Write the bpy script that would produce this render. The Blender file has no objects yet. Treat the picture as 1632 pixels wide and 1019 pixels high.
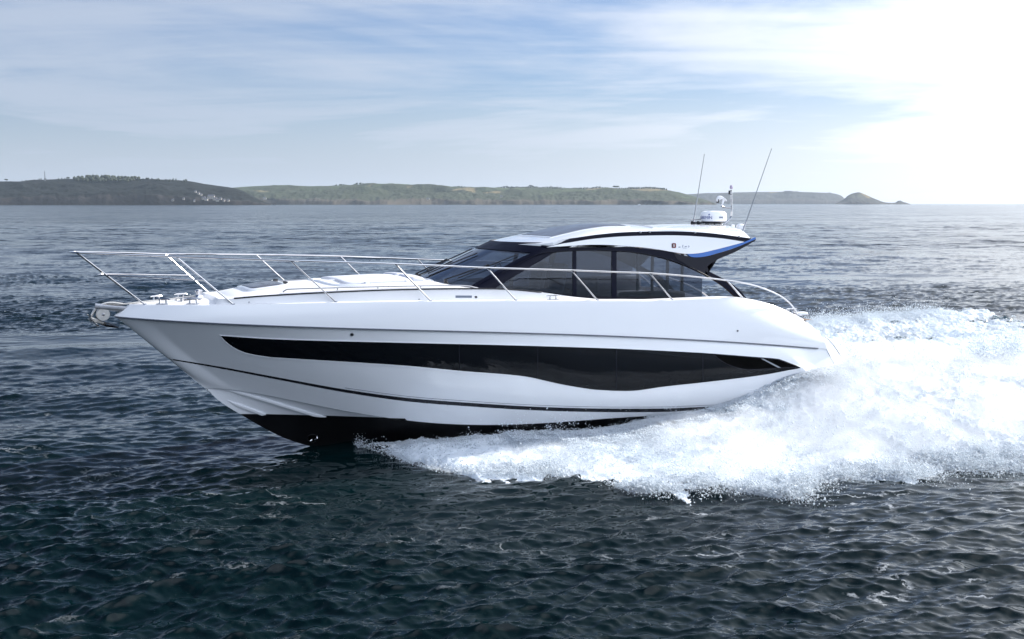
import bpy, bmesh, math, random
import numpy as np
from mathutils import Vector, Matrix
from mathutils.bvhtree import BVHTree
random.seed(7); RNG = np.random.default_rng(11)
scene = bpy.context.scene
COL = scene.collection
# ------------------------------------------------------------------ camera
F = 1900.0; H = 4.85; TH = math.radians(24.5); D0 = 22.0; VH = 324.7
PITCH = math.atan((509.5 - VH) / F)
cam_d = bpy.data.cameras.new('camera'); cam = bpy.data.objects.new('camera', cam_d); COL.objects.link(cam)
cam_d.sensor_width = 36.0; cam_d.lens = 36.0 * F / 1632.0
cam_d.clip_start = 0.1; cam_d.clip_end = 60000
cam.location = (0, 0, H); cam.rotation_euler = (math.radians(90) - PITCH, 0, 0)
scene.camera = cam
# ------------------------------------------------------------------ sky, sun, exposure
SUN_AZ = math.radians(56); SUN_EL = math.radians(29)
world = bpy.data.worlds.new('World'); scene.world = world; world.use_nodes = True
wt = world.node_tree; wt.nodes.clear()
def N(t, typ, loc=None, **kw):
    n = t.nodes.new(typ)
    for k, v in kw.items(): setattr(n, k, v)
    return n
def mth(t, op, a, b=None, c=None, clamp=False):
    n = t.nodes.new('ShaderNodeMath'); n.operation = op; n.use_clamp = clamp
    for i, x in enumerate((a, b, c)):
        if x is None: continue
        if isinstance(x, (int, float)): n.inputs[i].default_value = x
        else: t.links.new(x, n.inputs[i])
    return n.outputs[0]
def mrange(t, x, a, b, c=0.0, d=1.0):
    n = t.nodes.new('ShaderNodeMapRange'); n.interpolation_type = 'SMOOTHSTEP'
    t.links.new(x, n.inputs[0])
    for i, v in enumerate((a, b, c, d)): n.inputs[i + 1].default_value = v
    return n.outputs[0]
def mixc(t, f, a, b):
    n = t.nodes.new('ShaderNodeMix'); n.data_type = 'RGBA'
    for k, x in ((0, f), (6, a), (7, b)):
        if isinstance(x, (int, float)): n.inputs[k].default_value = x
        elif isinstance(x, tuple): n.inputs[k].default_value = x if len(x) == 4 else x + (1,)
        else: t.links.new(x, n.inputs[k])
    return n.outputs[2]
sky = N(wt, 'ShaderNodeTexSky'); sky.sky_type = 'NISHITA'; sky.sun_disc = False
sky.sun_elevation = SUN_EL; sky.sun_rotation = SUN_AZ
sky.air_density = 1.0; sky.dust_density = 0.5; sky.ozone_density = 2.0
wtc = N(wt, 'ShaderNodeTexCoord')
sepd = N(wt, 'ShaderNodeSeparateXYZ'); wt.links.new(wtc.outputs['Generated'], sepd.inputs[0])
zc = mth(wt, 'MAXIMUM', sepd.outputs[2], 0.0)
den = mth(wt, 'ADD', zc, 0.09)
px_ = mth(wt, 'DIVIDE', sepd.outputs[0], den); py_ = mth(wt, 'DIVIDE', sepd.outputs[1], den)
cmb = N(wt, 'ShaderNodeCombineXYZ'); wt.links.new(px_, cmb.inputs[0]); wt.links.new(py_, cmb.inputs[1])
def wnoise(scale, sx, sy, rot, off, det=7, rough=0.6, dist=0.0):
    m = N(wt, 'ShaderNodeMapping'); m.inputs['Scale'].default_value = (sx, sy, 1); m.inputs['Rotation'].default_value = (0, 0, rot)
    m.inputs['Location'].default_value = (off, off * .37, 0)
    wt.links.new(cmb.outputs[0], m.inputs[0])
    n = N(wt, 'ShaderNodeTexNoise'); n.inputs['Scale'].default_value = scale; n.inputs['Detail'].default_value = det
    n.inputs['Roughness'].default_value = rough; n.inputs['Distortion'].default_value = dist
    wt.links.new(m.outputs[0], n.inputs[0]); return n.outputs['Fac']
n1 = wnoise(0.45, 1.0, 0.8, 0.5, 3.1, 7, 0.56, 0.6)
n2 = wnoise(1.3, 0.45, 1.5, 0.35, 9.4, 9, 0.62, 0.5)
cl = mth(wt, 'ADD', mth(wt, 'MULTIPLY', n1, 0.72), mth(wt, 'MULTIPLY', n2, 0.28))
cov = mrange(wt, cl, 0.37, 0.57, 0.0, 1.0)
sd = Vector((math.sin(SUN_AZ) * math.cos(SUN_EL), math.cos(SUN_AZ) * math.cos(SUN_EL), math.sin(SUN_EL)))
vd = N(wt, 'ShaderNodeVectorMath', operation='DOT_PRODUCT'); wt.links.new(wtc.outputs['Generated'], vd.inputs[0]); vd.inputs[1].default_value = sd
near = mth(wt, 'MAXIMUM', vd.outputs['Value'], 0.0)
glow = mth(wt, 'POWER', near, 4.3)
vd2 = N(wt, 'ShaderNodeVectorMath', operation='DOT_PRODUCT'); wt.links.new(wtc.outputs['Generated'], vd2.inputs[0]); vd2.inputs[1].default_value = Vector((0.50, -0.74, 0.52)).normalized()  # added unseen bright sky patch, behind camera to the right, lighting the port hull
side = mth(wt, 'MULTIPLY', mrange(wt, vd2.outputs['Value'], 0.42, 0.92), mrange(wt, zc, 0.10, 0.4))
# veil of thin cloud: sunlit, strongly forward scattering; plus the added fill behind the camera
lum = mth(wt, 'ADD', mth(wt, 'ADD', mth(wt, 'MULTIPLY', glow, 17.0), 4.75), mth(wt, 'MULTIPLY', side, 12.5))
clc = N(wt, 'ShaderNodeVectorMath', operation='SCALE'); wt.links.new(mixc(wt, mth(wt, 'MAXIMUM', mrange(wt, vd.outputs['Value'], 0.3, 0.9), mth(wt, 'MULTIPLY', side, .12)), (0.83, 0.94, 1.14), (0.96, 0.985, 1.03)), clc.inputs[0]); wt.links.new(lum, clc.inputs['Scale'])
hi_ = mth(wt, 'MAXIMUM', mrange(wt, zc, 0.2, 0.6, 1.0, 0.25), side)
hz = mrange(wt, zc, 0.0, 0.14, 0.85, 0.0)
cf = mth(wt, 'ADD', mth(wt, 'MULTIPLY', mth(wt, 'MULTIPLY', cov, hi_), 0.74), mth(wt, 'MULTIPLY', glow, 0.45))
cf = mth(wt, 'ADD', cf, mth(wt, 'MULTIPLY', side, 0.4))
cf = mth(wt, 'MAXIMUM', mth(wt, 'ADD', cf, 0.05), hz); cf = mth(wt, 'MINIMUM', cf, 0.95)
sks = N(wt, 'ShaderNodeVectorMath', operation='MULTIPLY'); wt.links.new(sky.outputs[0], sks.inputs[0]); sks.inputs[1].default_value = (0.47, 0.57, 0.78)
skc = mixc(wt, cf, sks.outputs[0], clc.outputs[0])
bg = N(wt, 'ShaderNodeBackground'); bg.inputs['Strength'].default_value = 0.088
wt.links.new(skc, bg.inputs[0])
wo = N(wt, 'ShaderNodeOutputWorld'); wt.links.new(bg.outputs[0], wo.inputs[0])
sun_d = bpy.data.lights.new('sun', 'SUN'); sun = bpy.data.objects.new('sun', sun_d); COL.objects.link(sun)
sun_d.energy = 5.0; sun_d.angle = math.radians(0.5); sun_d.color = (1.0, 0.955, 0.89)
sun.rotation_euler = sd.to_track_quat('Z', 'Y').to_euler(); sun.location = (40, 60, 50)
scene.view_settings.view_transform = 'Standard'; scene.view_settings.look = 'None'
scene.view_settings.exposure = 0.68; scene.view_settings.gamma = 1.0
scene.render.engine = 'CYCLES'
cy = scene.cycles
cy.use_denoising = True; cy.max_bounces = 8; cy.transparent_max_bounces = 16; cy.volume_bounces = 5
cy.sample_clamp_indirect = 8.0; cy.caustics_reflective = False; cy.caustics_refractive = False
# ------------------------------------------------------------------ photo ray helpers
cp, sp = math.cos(PITCH), math.sin(PITCH)
def ray(u, v):
    return ((u - 816) / F, cp + (509.5 - v) / F * sp, -sp + (509.5 - v) / F * cp)
_r = ray(182, 503); OX, OY = _r[0] * D0 / _r[1], D0
cT, sT = math.cos(TH), math.sin(TH)
def PL(u, v, l):
    """photo point lying in the boat's fore-and-aft plane y=l -> (x aft, z)"""
    r = ray(u, v)
    S = (-(OX - l * sT) * r[1] + (OY + l * cT) * r[0]) / (cT * r[1] - sT * r[0])
    y = OY + S * sT + l * cT
    return S, H + y / r[1] * r[2]
def PH(u, v, hb):
    """same, on the port side where the half beam is hb(x)"""
    S = PL(u, v, -1.5)[0]
    for _ in range(60): S = 0.7 * S + 0.3 * PL(u, v, -hb(S))[0]
    return S, PL(u, v, -hb(S))[1]
def PW(u, v, z=0.0):
    r = ray(u, v); k = (z - H) / r[2]
    return k * r[0], k * r[1]
def W2L(x, y):
    dx, dy = x - OX, y - OY
    return dx * cT + dy * sT, -dx * sT + dy * cT
def camloc():
    x, y = W2L(0, 0); return Vector((x, y, H))
def dirloc(u, v):
    r = ray(u, v); return Vector((r[0] * cT + r[1] * sT, -r[0] * sT + r[1] * cT, r[2])).normalized()
def itp(xs, ys):
    xs = np.array(xs, float); ys = np.array(ys, float)
    n = len(xs); h = np.diff(xs)
    m = np.diff(ys) / h; d = np.zeros(n); d[0] = m[0]; d[-1] = m[-1]      # monotone cubic
    for i in range(1, n - 1):
        if m[i - 1] * m[i] > 0:
            w1 = 2 * h[i] + h[i - 1]; w2 = h[i] + 2 * h[i - 1]; d[i] = (w1 + w2) / (w1 / m[i - 1] + w2 / m[i])
    def f(x):
        x = float(min(max(x, xs[0]), xs[-1])); i = int(min(max(np.searchsorted(xs, x) - 1, 0), n - 2))
        t = (x - xs[i]) / h[i]
        return (2 * t**3 - 3 * t * t + 1) * ys[i] + (t**3 - 2 * t * t + t) * h[i] * d[i] + (-2 * t**3 + 3 * t * t) * ys[i + 1] + (t**3 - t * t) * h[i] * d[i + 1]
    return f
# ------------------------------------------------------------------ materials
def mat(name, base, rough=0.5, metal=0.0, coat=0.0, spec=0.5, noise=0.0, nscale=3.0, bump=0.0, bscale=40.0):
    m = bpy.data.materials.new(name); m.use_nodes = True; t = m.node_tree; b = t.nodes['Principled BSDF']
    b.inputs['Base Color'].default_value = tuple(base) + (1,); b.inputs['Roughness'].default_value = rough
    b.inputs['Metallic'].default_value = metal; b.inputs['Coat Weight'].default_value = coat
    b.inputs['Coat Roughness'].default_value = 0.04; b.inputs['Specular IOR Level'].default_value = spec
    tc = N(t, 'ShaderNodeTexCoord')
    if noise > 0:
        n = N(t, 'ShaderNodeTexNoise'); n.inputs['Scale'].default_value = nscale; n.inputs['Detail'].default_value = 6
        t.links.new(tc.outputs['Object'], n.inputs[0])
        lo = tuple(c * (1 - noise) for c in base); hi = tuple(min(1, c * (1 + noise)) for c in base)
        t.links.new(mixc(t, n.outputs['Fac'], lo, hi), b.inputs['Base Color'])
        t.links.new(mrange(t, n.outputs['Fac'], 0.2, 0.8, max(0.01, rough * 0.8), rough * 1.25), b.inputs['Roughness'])
    if bump > 0:
        n = N(t, 'ShaderNodeTexNoise'); n.inputs['Scale'].default_value = bscale; n.inputs['Detail'].default_value = 3
        t.links.new(tc.outputs['Object'], n.inputs[0])
        bp = N(t, 'ShaderNodeBump'); bp.inputs['Strength'].default_value = bump; bp.inputs['Distance'].default_value = 0.02
        t.links.new(n.outputs['Fac'], bp.inputs['Height']); t.links.new(bp.outputs[0], b.inputs['Normal'])
    return m
M = {}
M['gel'] = mat('white_gelcoat', (0.80, 0.81, 0.83), 0.18, coat=1.0, noise=0.015, nscale=1.3, bump=0.02, bscale=1.2)
M['deckw'] = mat('deck_white', (0.78, 0.78, 0.79), 0.38, noise=0.03, nscale=5, bump=0.03, bscale=60)
M['nonskid'] = mat('deck_nonskid', (0.66, 0.67, 0.70), 0.6, noise=0.04, nscale=8, bump=0.1, bscale=180)
M['black'] = mat('antifouling_black', (0.004, 0.004, 0.005), 0.5, spec=0.2, noise=0.3, nscale=2)
M['hullglass'] = mat('hull_glass', (0.003, 0.004, 0.006), 0.03, coat=0.0, spec=0.22, noise=0.3, nscale=0.7)
M['vent'] = mat('recess_black', (0.001, 0.001, 0.001), 0.8, spec=0.05, noise=.2)
M['stripe'] = mat('dark_stripe', (0.012, 0.013, 0.018), 0.25, noise=.2)
M['navy'] = mat('dark_navy_frame', (0.004, 0.005, 0.014), 0.42, coat=0.0, spec=0.10, noise=.15)
M['frame'] = mat('charcoal_frame', (0.010, 0.011, 0.018), 0.42, spec=0.16, noise=.15)
M['blue'] = mat('blue_reflection_paint', (0.02, 0.12, 0.42), 0.18, coat=0.4, noise=.15)
M['steel'] = mat('polished_steel', (0.62, 0.62, 0.64), 0.13, metal=1.0, noise=.05, nscale=20)
M['dull'] = mat('dull_steel', (0.45, 0.45, 0.47), 0.32, metal=1.0, noise=.1, nscale=20)
M['galv'] = mat('anchor_steel', (0.6, 0.58, 0.55), 0.4, metal=0.6, noise=.15, nscale=20)
M['rub'] = mat('rubbing_strip', (0.10, 0.11, 0.14), 0.35, noise=.1)
M['plastic'] = mat('white_plastic', (0.82, 0.83, 0.85), 0.3, noise=.03)
M['grey'] = mat('grey_plastic', (0.25, 0.27, 0.30), 0.4, noise=.1)
M['darkplastic'] = mat('dark_plastic', (0.02, 0.02, 0.024), 0.4, noise=.1)
M['inkblue'] = mat('ink_blue', (0.02, 0.05, 0.25), 0.5, noise=.05)
M['inkgrey'] = mat('ink_grey', (0.16, 0.19, 0.24), 0.5, noise=.05)
M['red'] = mat('emblem_red', (0.14, 0.015, 0.01), 0.4, noise=.1)
M['purple'] = mat('lamp_lens', (0.45, 0.38, 0.5), 0.3, noise=.05)
M['cushion'] = mat('cushion_vinyl', (0.60, 0.61, 0.66), 0.55, noise=.04, nscale=6, bump=.1, bscale=25)
M['seat'] = mat('interior_seat', (0.30, 0.29, 0.30), 0.6, noise=.1)
M['interior'] = mat('interior_dark', (0.035, 0.033, 0.035), 0.5, noise=.2)
M['floor'] = mat('cockpit_teak', (0.16, 0.10, 0.06), 0.6, noise=.3, nscale=12)
M['roofglass'] = mat('sunroof_glass', (0.075, 0.078, 0.09), 0.22, spec=0.6, noise=.1)
def glassmat(name, tint, fr=1.45):
    m = bpy.data.materials.new(name); m.use_nodes = True; t = m.node_tree; t.nodes.clear()
    tr = N(t, 'ShaderNodeBsdfTransparent'); tr.inputs[0].default_value = tint + (1,)
    gl = N(t, 'ShaderNodeBsdfGlossy'); gl.inputs['Roughness'].default_value = 0.015; gl.inputs[0].default_value = (.95, .97, 1, 1)
    fn = N(t, 'ShaderNodeFresnel'); fn.inputs[0].default_value = fr
    tc = N(t, 'ShaderNodeTexCoord'); nz = N(t, 'ShaderNodeTexNoise'); nz.inputs['Scale'].default_value = 1.5; t.links.new(tc.outputs['Object'], nz.inputs[0])
    bp = N(t, 'ShaderNodeBump'); bp.inputs['Strength'].default_value = .02; bp.inputs['Distance'].default_value = .05
    t.links.new(nz.outputs['Fac'], bp.inputs['Height']); t.links.new(bp.outputs[0], gl.inputs['Normal'])
    mx = N(t, 'ShaderNodeMixShader'); t.links.new(fn.outputs[0], mx.inputs[0]); t.links.new(tr.outputs[0], mx.inputs[1]); t.links.new(gl.outputs[0], mx.inputs[2])
    o = N(t, 'ShaderNodeOutputMaterial'); t.links.new(mx.outputs[0], o.inputs[0]); return m
M['screen'] = glassmat('windscreen_glass', (0.90, 0.94, 0.96), 2.2)
M['tint'] = glassmat('tinted_glass', (0.42, 0.46, 0.52))
# ------------------------------------------------------------------ mesh helpers
def mesh_obj(name, verts, faces, m, parent=None, smooth=True, auto=None, mats=None, fmat=None):
    me = bpy.data.meshes.new(name)
    me.from_pydata([tuple(v) for v in verts], [], [tuple(f) for f in faces]); me.update()
    for mm in (mats or [m]): me.materials.append(mm)
    if fmat is not None: me.polygons.foreach_set('material_index', fmat)
    if smooth:
        me.polygons.foreach_set('use_smooth', [True] * len(me.polygons))
        if auto: me.set_sharp_from_angle(angle=math.radians(auto))
    o = bpy.data.objects.new(name, me); COL.objects.link(o)
    if parent is not None: o.parent = parent
    return o
class MB:
    def __init__(s): s.v = []; s.f = []
    def add(s, v, f):
        k = len(s.v); s.v += [Vector(x) for x in v]; s.f += [tuple(i + k for i in q) for q in f]; return s
    def grid(s, rows, close=False):
        n = len(rows[0]); f = []
        for i in range(len(rows) - 1):
            for j in range(n - (0 if close else 1)):
                a = i * n + j; b = i * n + (j + 1) % n; f.append((a, b, b + n, a + n))
        return s.add([p for r in rows for p in r], f)
    def tube(s, pts, r, n=8, cap=True):
        pts = [Vector(p) for p in pts]; rows = []; up = Vector((0.13, 0.21, 1)).normalized()
        for i, p in enumerate(pts):
            d = (pts[min(i + 1, len(pts) - 1)] - pts[max(i - 1, 0)]).normalized()
            if abs(d.dot(up)) > 0.97: up = Vector((1, 0.1, 0)).normalized()
            a = d.cross(up).normalized(); b = a.cross(d).normalized()
            rr = r[i] if isinstance(r, (list, tuple)) else r
            rows.append([p + a * math.cos(2 * math.pi * k / n) * rr + b * math.sin(2 * math.pi * k / n) * rr for k in range(n)])
        base = len(s.v); s.grid(rows, True)
        if cap:
            s.f.append(tuple(base + k for k in range(n))[::-1]); e = base + (len(pts) - 1) * n; s.f.append(tuple(e + k for k in range(n)))
        return s
    def box(s, c, d, rot=None, bev=0.0):
        bm = bmesh.new(); bmesh.ops.create_cube(bm, size=1.0)
        for v in bm.verts: v.co = Vector((v.co.x * d[0], v.co.y * d[1], v.co.z * d[2]))
        if bev > 0: bmesh.ops.bevel(bm, geom=list(bm.edges), offset=bev, segments=2, profile=0.5, affect='EDGES')
        R = rot if rot is not None else Matrix.Identity(3)
        bm.verts.index_update()
        s.add([R @ v.co + Vector(c) for v in bm.verts], [[v.index for v in f.verts] for f in bm.faces]); bm.free(); return s
    def lathe(s, c, prof, n=24, axis=None):
        c = Vector(c); R = axis if axis is not None else Matrix.Identity(3)
        rows = [[c + R @ Vector((r * math.cos(2 * math.pi * k / n), r * math.sin(2 * math.pi * k / n), z)) for k in range(n)] for r, z in prof]
        return s.grid(rows, True)
    def build(s, name, m, parent=None, smooth=True, auto=35): return mesh_obj(name, s.v, s.f, m, parent, smooth, auto)
def mirror(mb):
    o = MB(); o.v = [Vector((v.x, -v.y, v.z)) for v in mb.v]; o.f = [f[::-1] for f in mb.f]; return o
def both(mb):
    a = MB(); a.v = list(mb.v); a.f = list(mb.f); b = mirror(mb); a.add(b.v, b.f); return a
def pair(mb, name, m, parent=None, auto=35):
    ps = parent if isinstance(parent, list) else [parent, parent]
    return [mb.build(name, m, ps[0], auto=auto), mirror(mb).build(name, m, ps[1], auto=auto)]
def welded(mb):
    bm = bmesh.new(); bv = [bm.verts.new(v) for v in mb.v]
    for f in mb.f:
        g = []
        for i in f:
            if i not in g: g.append(i)
        try: bm.faces.new([bv[i] for i in g])
        except ValueError: pass
    bmesh.ops.remove_doubles(bm, verts=bm.verts, dist=0.0005); bm.verts.index_update()
    o = MB(); o.v = [v.co.copy() for v in bm.verts]; o.f = [tuple(v.index for v in f.verts) for f in bm.faces]; bm.free(); return o
def tag(o, label=None, cat=None, group=None, kind=None):
    for k, v in (('label', label), ('category', cat), ('group', group), ('kind', kind)):
        if v: o[k] = v
    return o
# ================================================================== NOISE TILES
def fft_tile(n, L, lo, hi, beta, seed, wind=None, spread=2.0):
    r = np.random.default_rng(seed)
    k = np.fft.fftfreq(n, L / n) * 2 * np.pi
    kx, ky = np.meshgrid(k, k, indexing='ij'); kk = np.hypot(kx, ky); kk[0, 0] = 1
    A = kk ** (-beta) * np.exp(-(2 * np.pi / hi / kk) ** 2) * np.exp(-(kk * lo / (2 * np.pi)) ** 2)
    if wind is not None:
        c = (kx * math.cos(wind) + ky * math.sin(wind)) / kk
        A = A * (np.abs(c) ** spread + 0.04)
    A[0, 0] = 0
    ph = r.normal(size=(n, n)) + 1j * r.normal(size=(n, n))
    Z = A * ph
    h = np.fft.ifft2(Z).real; sdv = h.std()
    dx = np.fft.ifft2(1j * kx / kk * Z).real / sdv; dy = np.fft.ifft2(1j * ky / kk * Z).real / sdv
    return (h / sdv).astype(np.float32), dx.astype(np.float32), dy.astype(np.float32), L
def samp(T, L, x, y):
    n = T.shape[0]; fx = (x / L * n) % n; fy = (y / L * n) % n
    i = fx.astype(np.int32); j = fy.astype(np.int32); a = fx - i; b = fy - j
    i %= n; j %= n; i1 = (i + 1) % n; j1 = (j + 1) % n
    return (T[i, j] * (1 - a) * (1 - b) + T[i1, j] * a * (1 - b) + T[i, j1] * (1 - a) * b + T[i1, j1] * a * b)
def sstep(x, a, b):
    t = np.clip((x - a) / (b - a), 0, 1); return t * t * (3 - 2 * t)
WD = math.radians(98)
TA = fft_tile(512, 83.0, 1.6, 14.0, 2.0, 1, WD, 2.0)
TB = fft_tile(1024, 23.0, 0.12, 1.35, 1.8, 12, WD + 0.12, 2.2)
TC = fft_tile(512, 5.3, 0.06, 0.42, 2.0, 8, WD - 0.2, 1.6)
TN = fft_tile(1024, 29.0, 0.06, 5.0, 1.55, 4)
TF = fft_tile(1024, 9.7, 0.03, 0.8, 1.35, 5)
# ================================================================== WAKE GEOMETRY (boat coordinates)
HBW = itp([3.5, 4.3, 5, 6, 7, 9, 12, 15.6], [0.0, 0.45, 0.8, 1.2, 1.5, 1.72, 1.76, 1.74])      # half beam at the waterline
low = [(575, 716), (610, 728), (650, 741), (700, 754), (760, 760), (850, 763), (930, 770), (990, 785), (1060, 787), (1150, 786), (1250, 795), (1300, 776), (1370, 768), (1440, 770), (1500, 757), (1632, 750), (1800, 748)]
pl_ = [W2L(*PW(u, v)) for u, v in low]
PORT_OUT = itp([p[0] for p in pl_] + [60], [-p[1] for p in pl_] + [-pl_[-1][1] + 9])
top = [(575, 713), (620, 706), (660, 697), (700, 700), (760, 695), (850, 691), (950, 688), (1000, 681), (1050, 668), (1100, 660), (1150, 650), (1190, 638), (1230, 622), (1290, 604), (1345, 594), (1400, 588), (1500, 584), (1632, 588), (1800, 600)]
HBT = itp([3.5, 4.3, 5, 6, 7, 8, 10, 60], [.2, .5, .85, 1.35, 1.8, 2.2, 2.35, 2.35])
pt_ = [PH(u, v, HBT) for u, v in top]; print('pt', [(round(a, 1), round(b, 2)) for a, b in pt_])
PORT_H = itp([p[0] for p in pt_] + [60], [max(.03, p[1]) * (1.0 - .21 * float(np.clip((p[0] - 6.5) / 1.5, 0, 1)) + .27 * float(np.clip((p[0] - 11.0) / 3, 0, 1))) for p in pt_] + [0.2])
st = [(1285, 516), (1340, 512), (1400, 507), (1500, 499), (1632, 492), (1900, 480)]
ps_ = [W2L(*PW(u, v, 0.15)) for u, v in st]
STAR_OUT = itp([11.5] + [p[0] for p in ps_], [2.0] + [p[1] for p in ps_])
def vf(f, lo, hi, n=800):
    xs = np.linspace(lo, hi, n); ys = np.array([f(x) for x in xs]); return lambda x: np.interp(x, xs, ys)
vPO, vPH, vSO, vHW = vf(PORT_OUT, 3.5, 60), vf(PORT_H, 3.5, 60), vf(STAR_OUT, 11.5, 60), vf(HBW, 3.5, 15.6)
def wake_fields(s, l):
    """height of white water above the sea and its cover, in boat coordinates"""
    lump = samp(TN[0], TN[3], s, l); fine = samp(TF[0], TF[3], s, l)
    streak = samp(TN[0], TN[3], s * 0.45 + 7, l * 1.5)
    bil = 1 - np.abs(lump) * 1.1
    # port spray body
    out = vPO(s) + 0.22 * lump + 0.10 * fine + 0.35 * samp(TN[1], TN[3], s * 1.3, l * 0 + 3)
    inn = np.where(s < 15.6, vHW(s) - 0.35, -2.0 - 0.4 * (s - 15.6))
    p = -l
    w = np.maximum(out - 2.2, 0.25); m = np.clip((p - 2.0) / w, -1, 2)
    prof = np.where(m < 0, 1.0 - 0.25 * np.clip(-m * 2, 0, 1), (1 - np.clip(m, 0, 1)) ** 0.85)
    hp = vPH(s) * prof * (0.92 + 0.07 * bil + 0.008 * fine) + 0.012 * fine * sstep(1 - m, 0, .3)
    inside = sstep(out - p, -0.05, 0.35) * sstep(p - inn, 0, 0.2) * sstep(s, 4.1, 5.4)
    hp = hp * sstep(out - p, 0, 0.5)
    # stern and starboard wake
    so = np.where(s > 11.5, vSO(s), -5)
    ins = sstep(so - l, -0.2, 1.2) * sstep(l + np.where(s < 15.6, 30, 0) * 0, -3.0, -2.4)
    aft = sstep(s, 15.0, 16.0)
    star = sstep(l, 1.9, 2.4) * sstep(s, 11.5, 13.0)
    reg = ins * np.maximum(aft, star)
    hs = 0.20 + 0.06 * lump + 0.015 * fine + 0.04 * streak
    hs += 0.16 * np.exp(-((so - l - 1.6) / 1.1) ** 2) * sstep(s, 12, 16)                    # starboard wash ridge
    hs += 0.30 * np.exp(-((s - 19) / 3.5) ** 2 - (l / 1.3) ** 2)                            # rooster tail
    hs *= reg
    cover = np.maximum(inside * (0.95), reg * (0.80 + 0.22 * streak - 0.06 * (s - 16) * sstep(s, 16, 40) * .3))
    hh = np.maximum(hp * inside, hs)
    return hh, cover, inside, reg
# ================================================================== WATER
def build_water():
    vs = list(np.arange(1150, 560, -1.0)) + list(np.arange(560, 326.2, -0.45))
    fd = F / cp
    ys = [H * fd / (v - VH) for v in vs]
    near = [-14000, -3000, -600, -150, -50, -20, -8, 0, 4, 7, 9]
    ys = np.array(near + ys + [9000, 11500, 14000])
    tc = np.concatenate([-np.geomspace(3.0, 0.56, 14)[:-1], np.linspace(-0.56, 0.56, 1250), np.geomspace(0.56, 3.0, 14)[1:]])
    Y, T = np.meshgrid(ys, tc, indexing='ij'); X = T * np.maximum(10.5, np.abs(Y))
    X = X.astype(np.float64); dist = np.hypot(X, Y)
    dyr = np.gradient(ys)[:, None] * np.ones_like(X); dyr = np.abs(dyr)
    dense = (np.abs(T) < 0.62) & (Y > 9.5)
    fa = (1 - sstep(dyr, 1.6, 7.0)) * dense; fb = (1 - sstep(dyr, 0.22, 1.2)) * dense; fc = (1 - sstep(dyr, 0.05, 0.22)) * dense
    S, Lt = (X - OX) * cT + (Y - OY) * sT, -(X - OX) * sT + (Y - OY) * cT
    hh, cov, ins, reg = wake_fields(S, Lt)
    # water flattened and dragged smooth beside the hull and outside the port spray
    calm = 1 - 0.62 * sstep(S, 2.8, 4.6) * (1 - sstep(S, 8, 13) * .45) * (1 - sstep(-Lt, 2.5, 9.0)) * (1 - sstep(Lt, -.5, 1.0))
    gust = 1.0 + 0.30 * samp(TA[0], TA[3], X * 0.31, Y * 0.31)
    Z = np.zeros_like(X); DX = np.zeros_like(X); DY = np.zeros_like(X)
    for Tl, amp, fd_, ch, ex in ((TA, 0.060, fa, 0.9, 1.0), (TB, 0.0205, fb, 0.75, gust * calm), (TC, 0.0036, fc, 0.6, gust * calm)):
        a = amp * fd_ * ex; Ls = Tl[3]
        Z += a * samp(Tl[0], Ls, X, Y); DX += a * ch * samp(Tl[1], Ls, X, Y); DY += a * ch * samp(Tl[2], Ls, X, Y)
    # bow wave shoulder running out from the stem to port
    q = -Lt - np.clip((S - 4.2) * 0.95, 0, 5.2); Z += 0.10 * np.exp(-(q / 0.45) ** 2) * sstep(S, 3.8, 5.0) * (1 - sstep(S, 8, 15)) * (Lt < 0)
    wk = np.maximum(ins, reg)
    Z = Z * (1 - 0.5 * wk) - 0.10 * (1 - np.abs(T) / 3) * 0
    # keep clear of hull bottom
    foam = np.clip(cov, 0, 1) * 0.8
    halo = sstep(vPO(S) + 1.0 + Lt, 0, 1.2) * (Lt < 0) * sstep(S, 4.6, 6)
    foam = np.maximum(foam, 0.47 * halo)
    # old foam lanes and small whitecaps
    lane = samp(TN[0], TN[3], X * 0.22 + 3, Y * 0.45)
    cap = sstep(samp(TB[0], TB[3], X, Y) + 0.6 * samp(TA[0], TA[3], X, Y), 3.1, 4.2) * 0.5 * fb * (dist > 55)
    foam = np.maximum(foam, cap)
    lz = 0.2 * sstep(S, 5.0, 9.0) * sstep(-Lt, 2.0, 4.0) * (1 - sstep(-Lt, 15.0, 19.0)) * (1 - sstep(S, 26, 34)) + .12 * np.clip(samp(TA[0], TA[3], X * .2, Y * .2) - .6, 0, 1) * (dist < 150)
    foam = np.maximum(foam, lz)
    V = np.stack([X + DX, Y + DY, Z], -1).reshape(-1, 3).astype(np.float32)
    nr, nc = X.shape
    I = (np.arange(nr - 1)[:, None] * nc + np.arange(nc - 1)[None, :]).ravel()
    Q = np.stack([I, I + 1, I + nc + 1, I + nc], -1).astype(np.int32)
    fs = foam.ravel().astype(np.float32); fr = (1 - fb).ravel().astype(np.float32)
    me = bpy.data.meshes.new('sea_water')
    npmesh(me, V, Q)
    a = me.attributes.new('foam', 'FLOAT', 'POINT'); a.data.foreach_set('value', fs)
    a = me.attributes.new('far', 'FLOAT', 'POINT'); a.data.foreach_set('value', fr)
    o = bpy.data.objects.new('sea_water', me); COL.objects.link(o); tag(o, kind='structure')
    return o
def npmesh(me, V, Q, smooth=True):
    nv, nf = len(V), len(Q); k = Q.shape[1]
    me.vertices.add(nv); me.vertices.foreach_set('co', V.ravel())
    me.loops.add(nf * k); me.loops.foreach_set('vertex_index', Q.ravel())
    me.polygons.add(nf); me.polygons.foreach_set('loop_start', np.arange(0, nf * k, k, dtype=np.int32))
    try: me.polygons.foreach_set('loop_total', np.full(nf, k, dtype=np.int32))
    except Exception: pass
    if smooth: me.polygons.foreach_set('use_smooth', np.ones(nf, dtype=bool))
    me.update(calc_edges=True)
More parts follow.
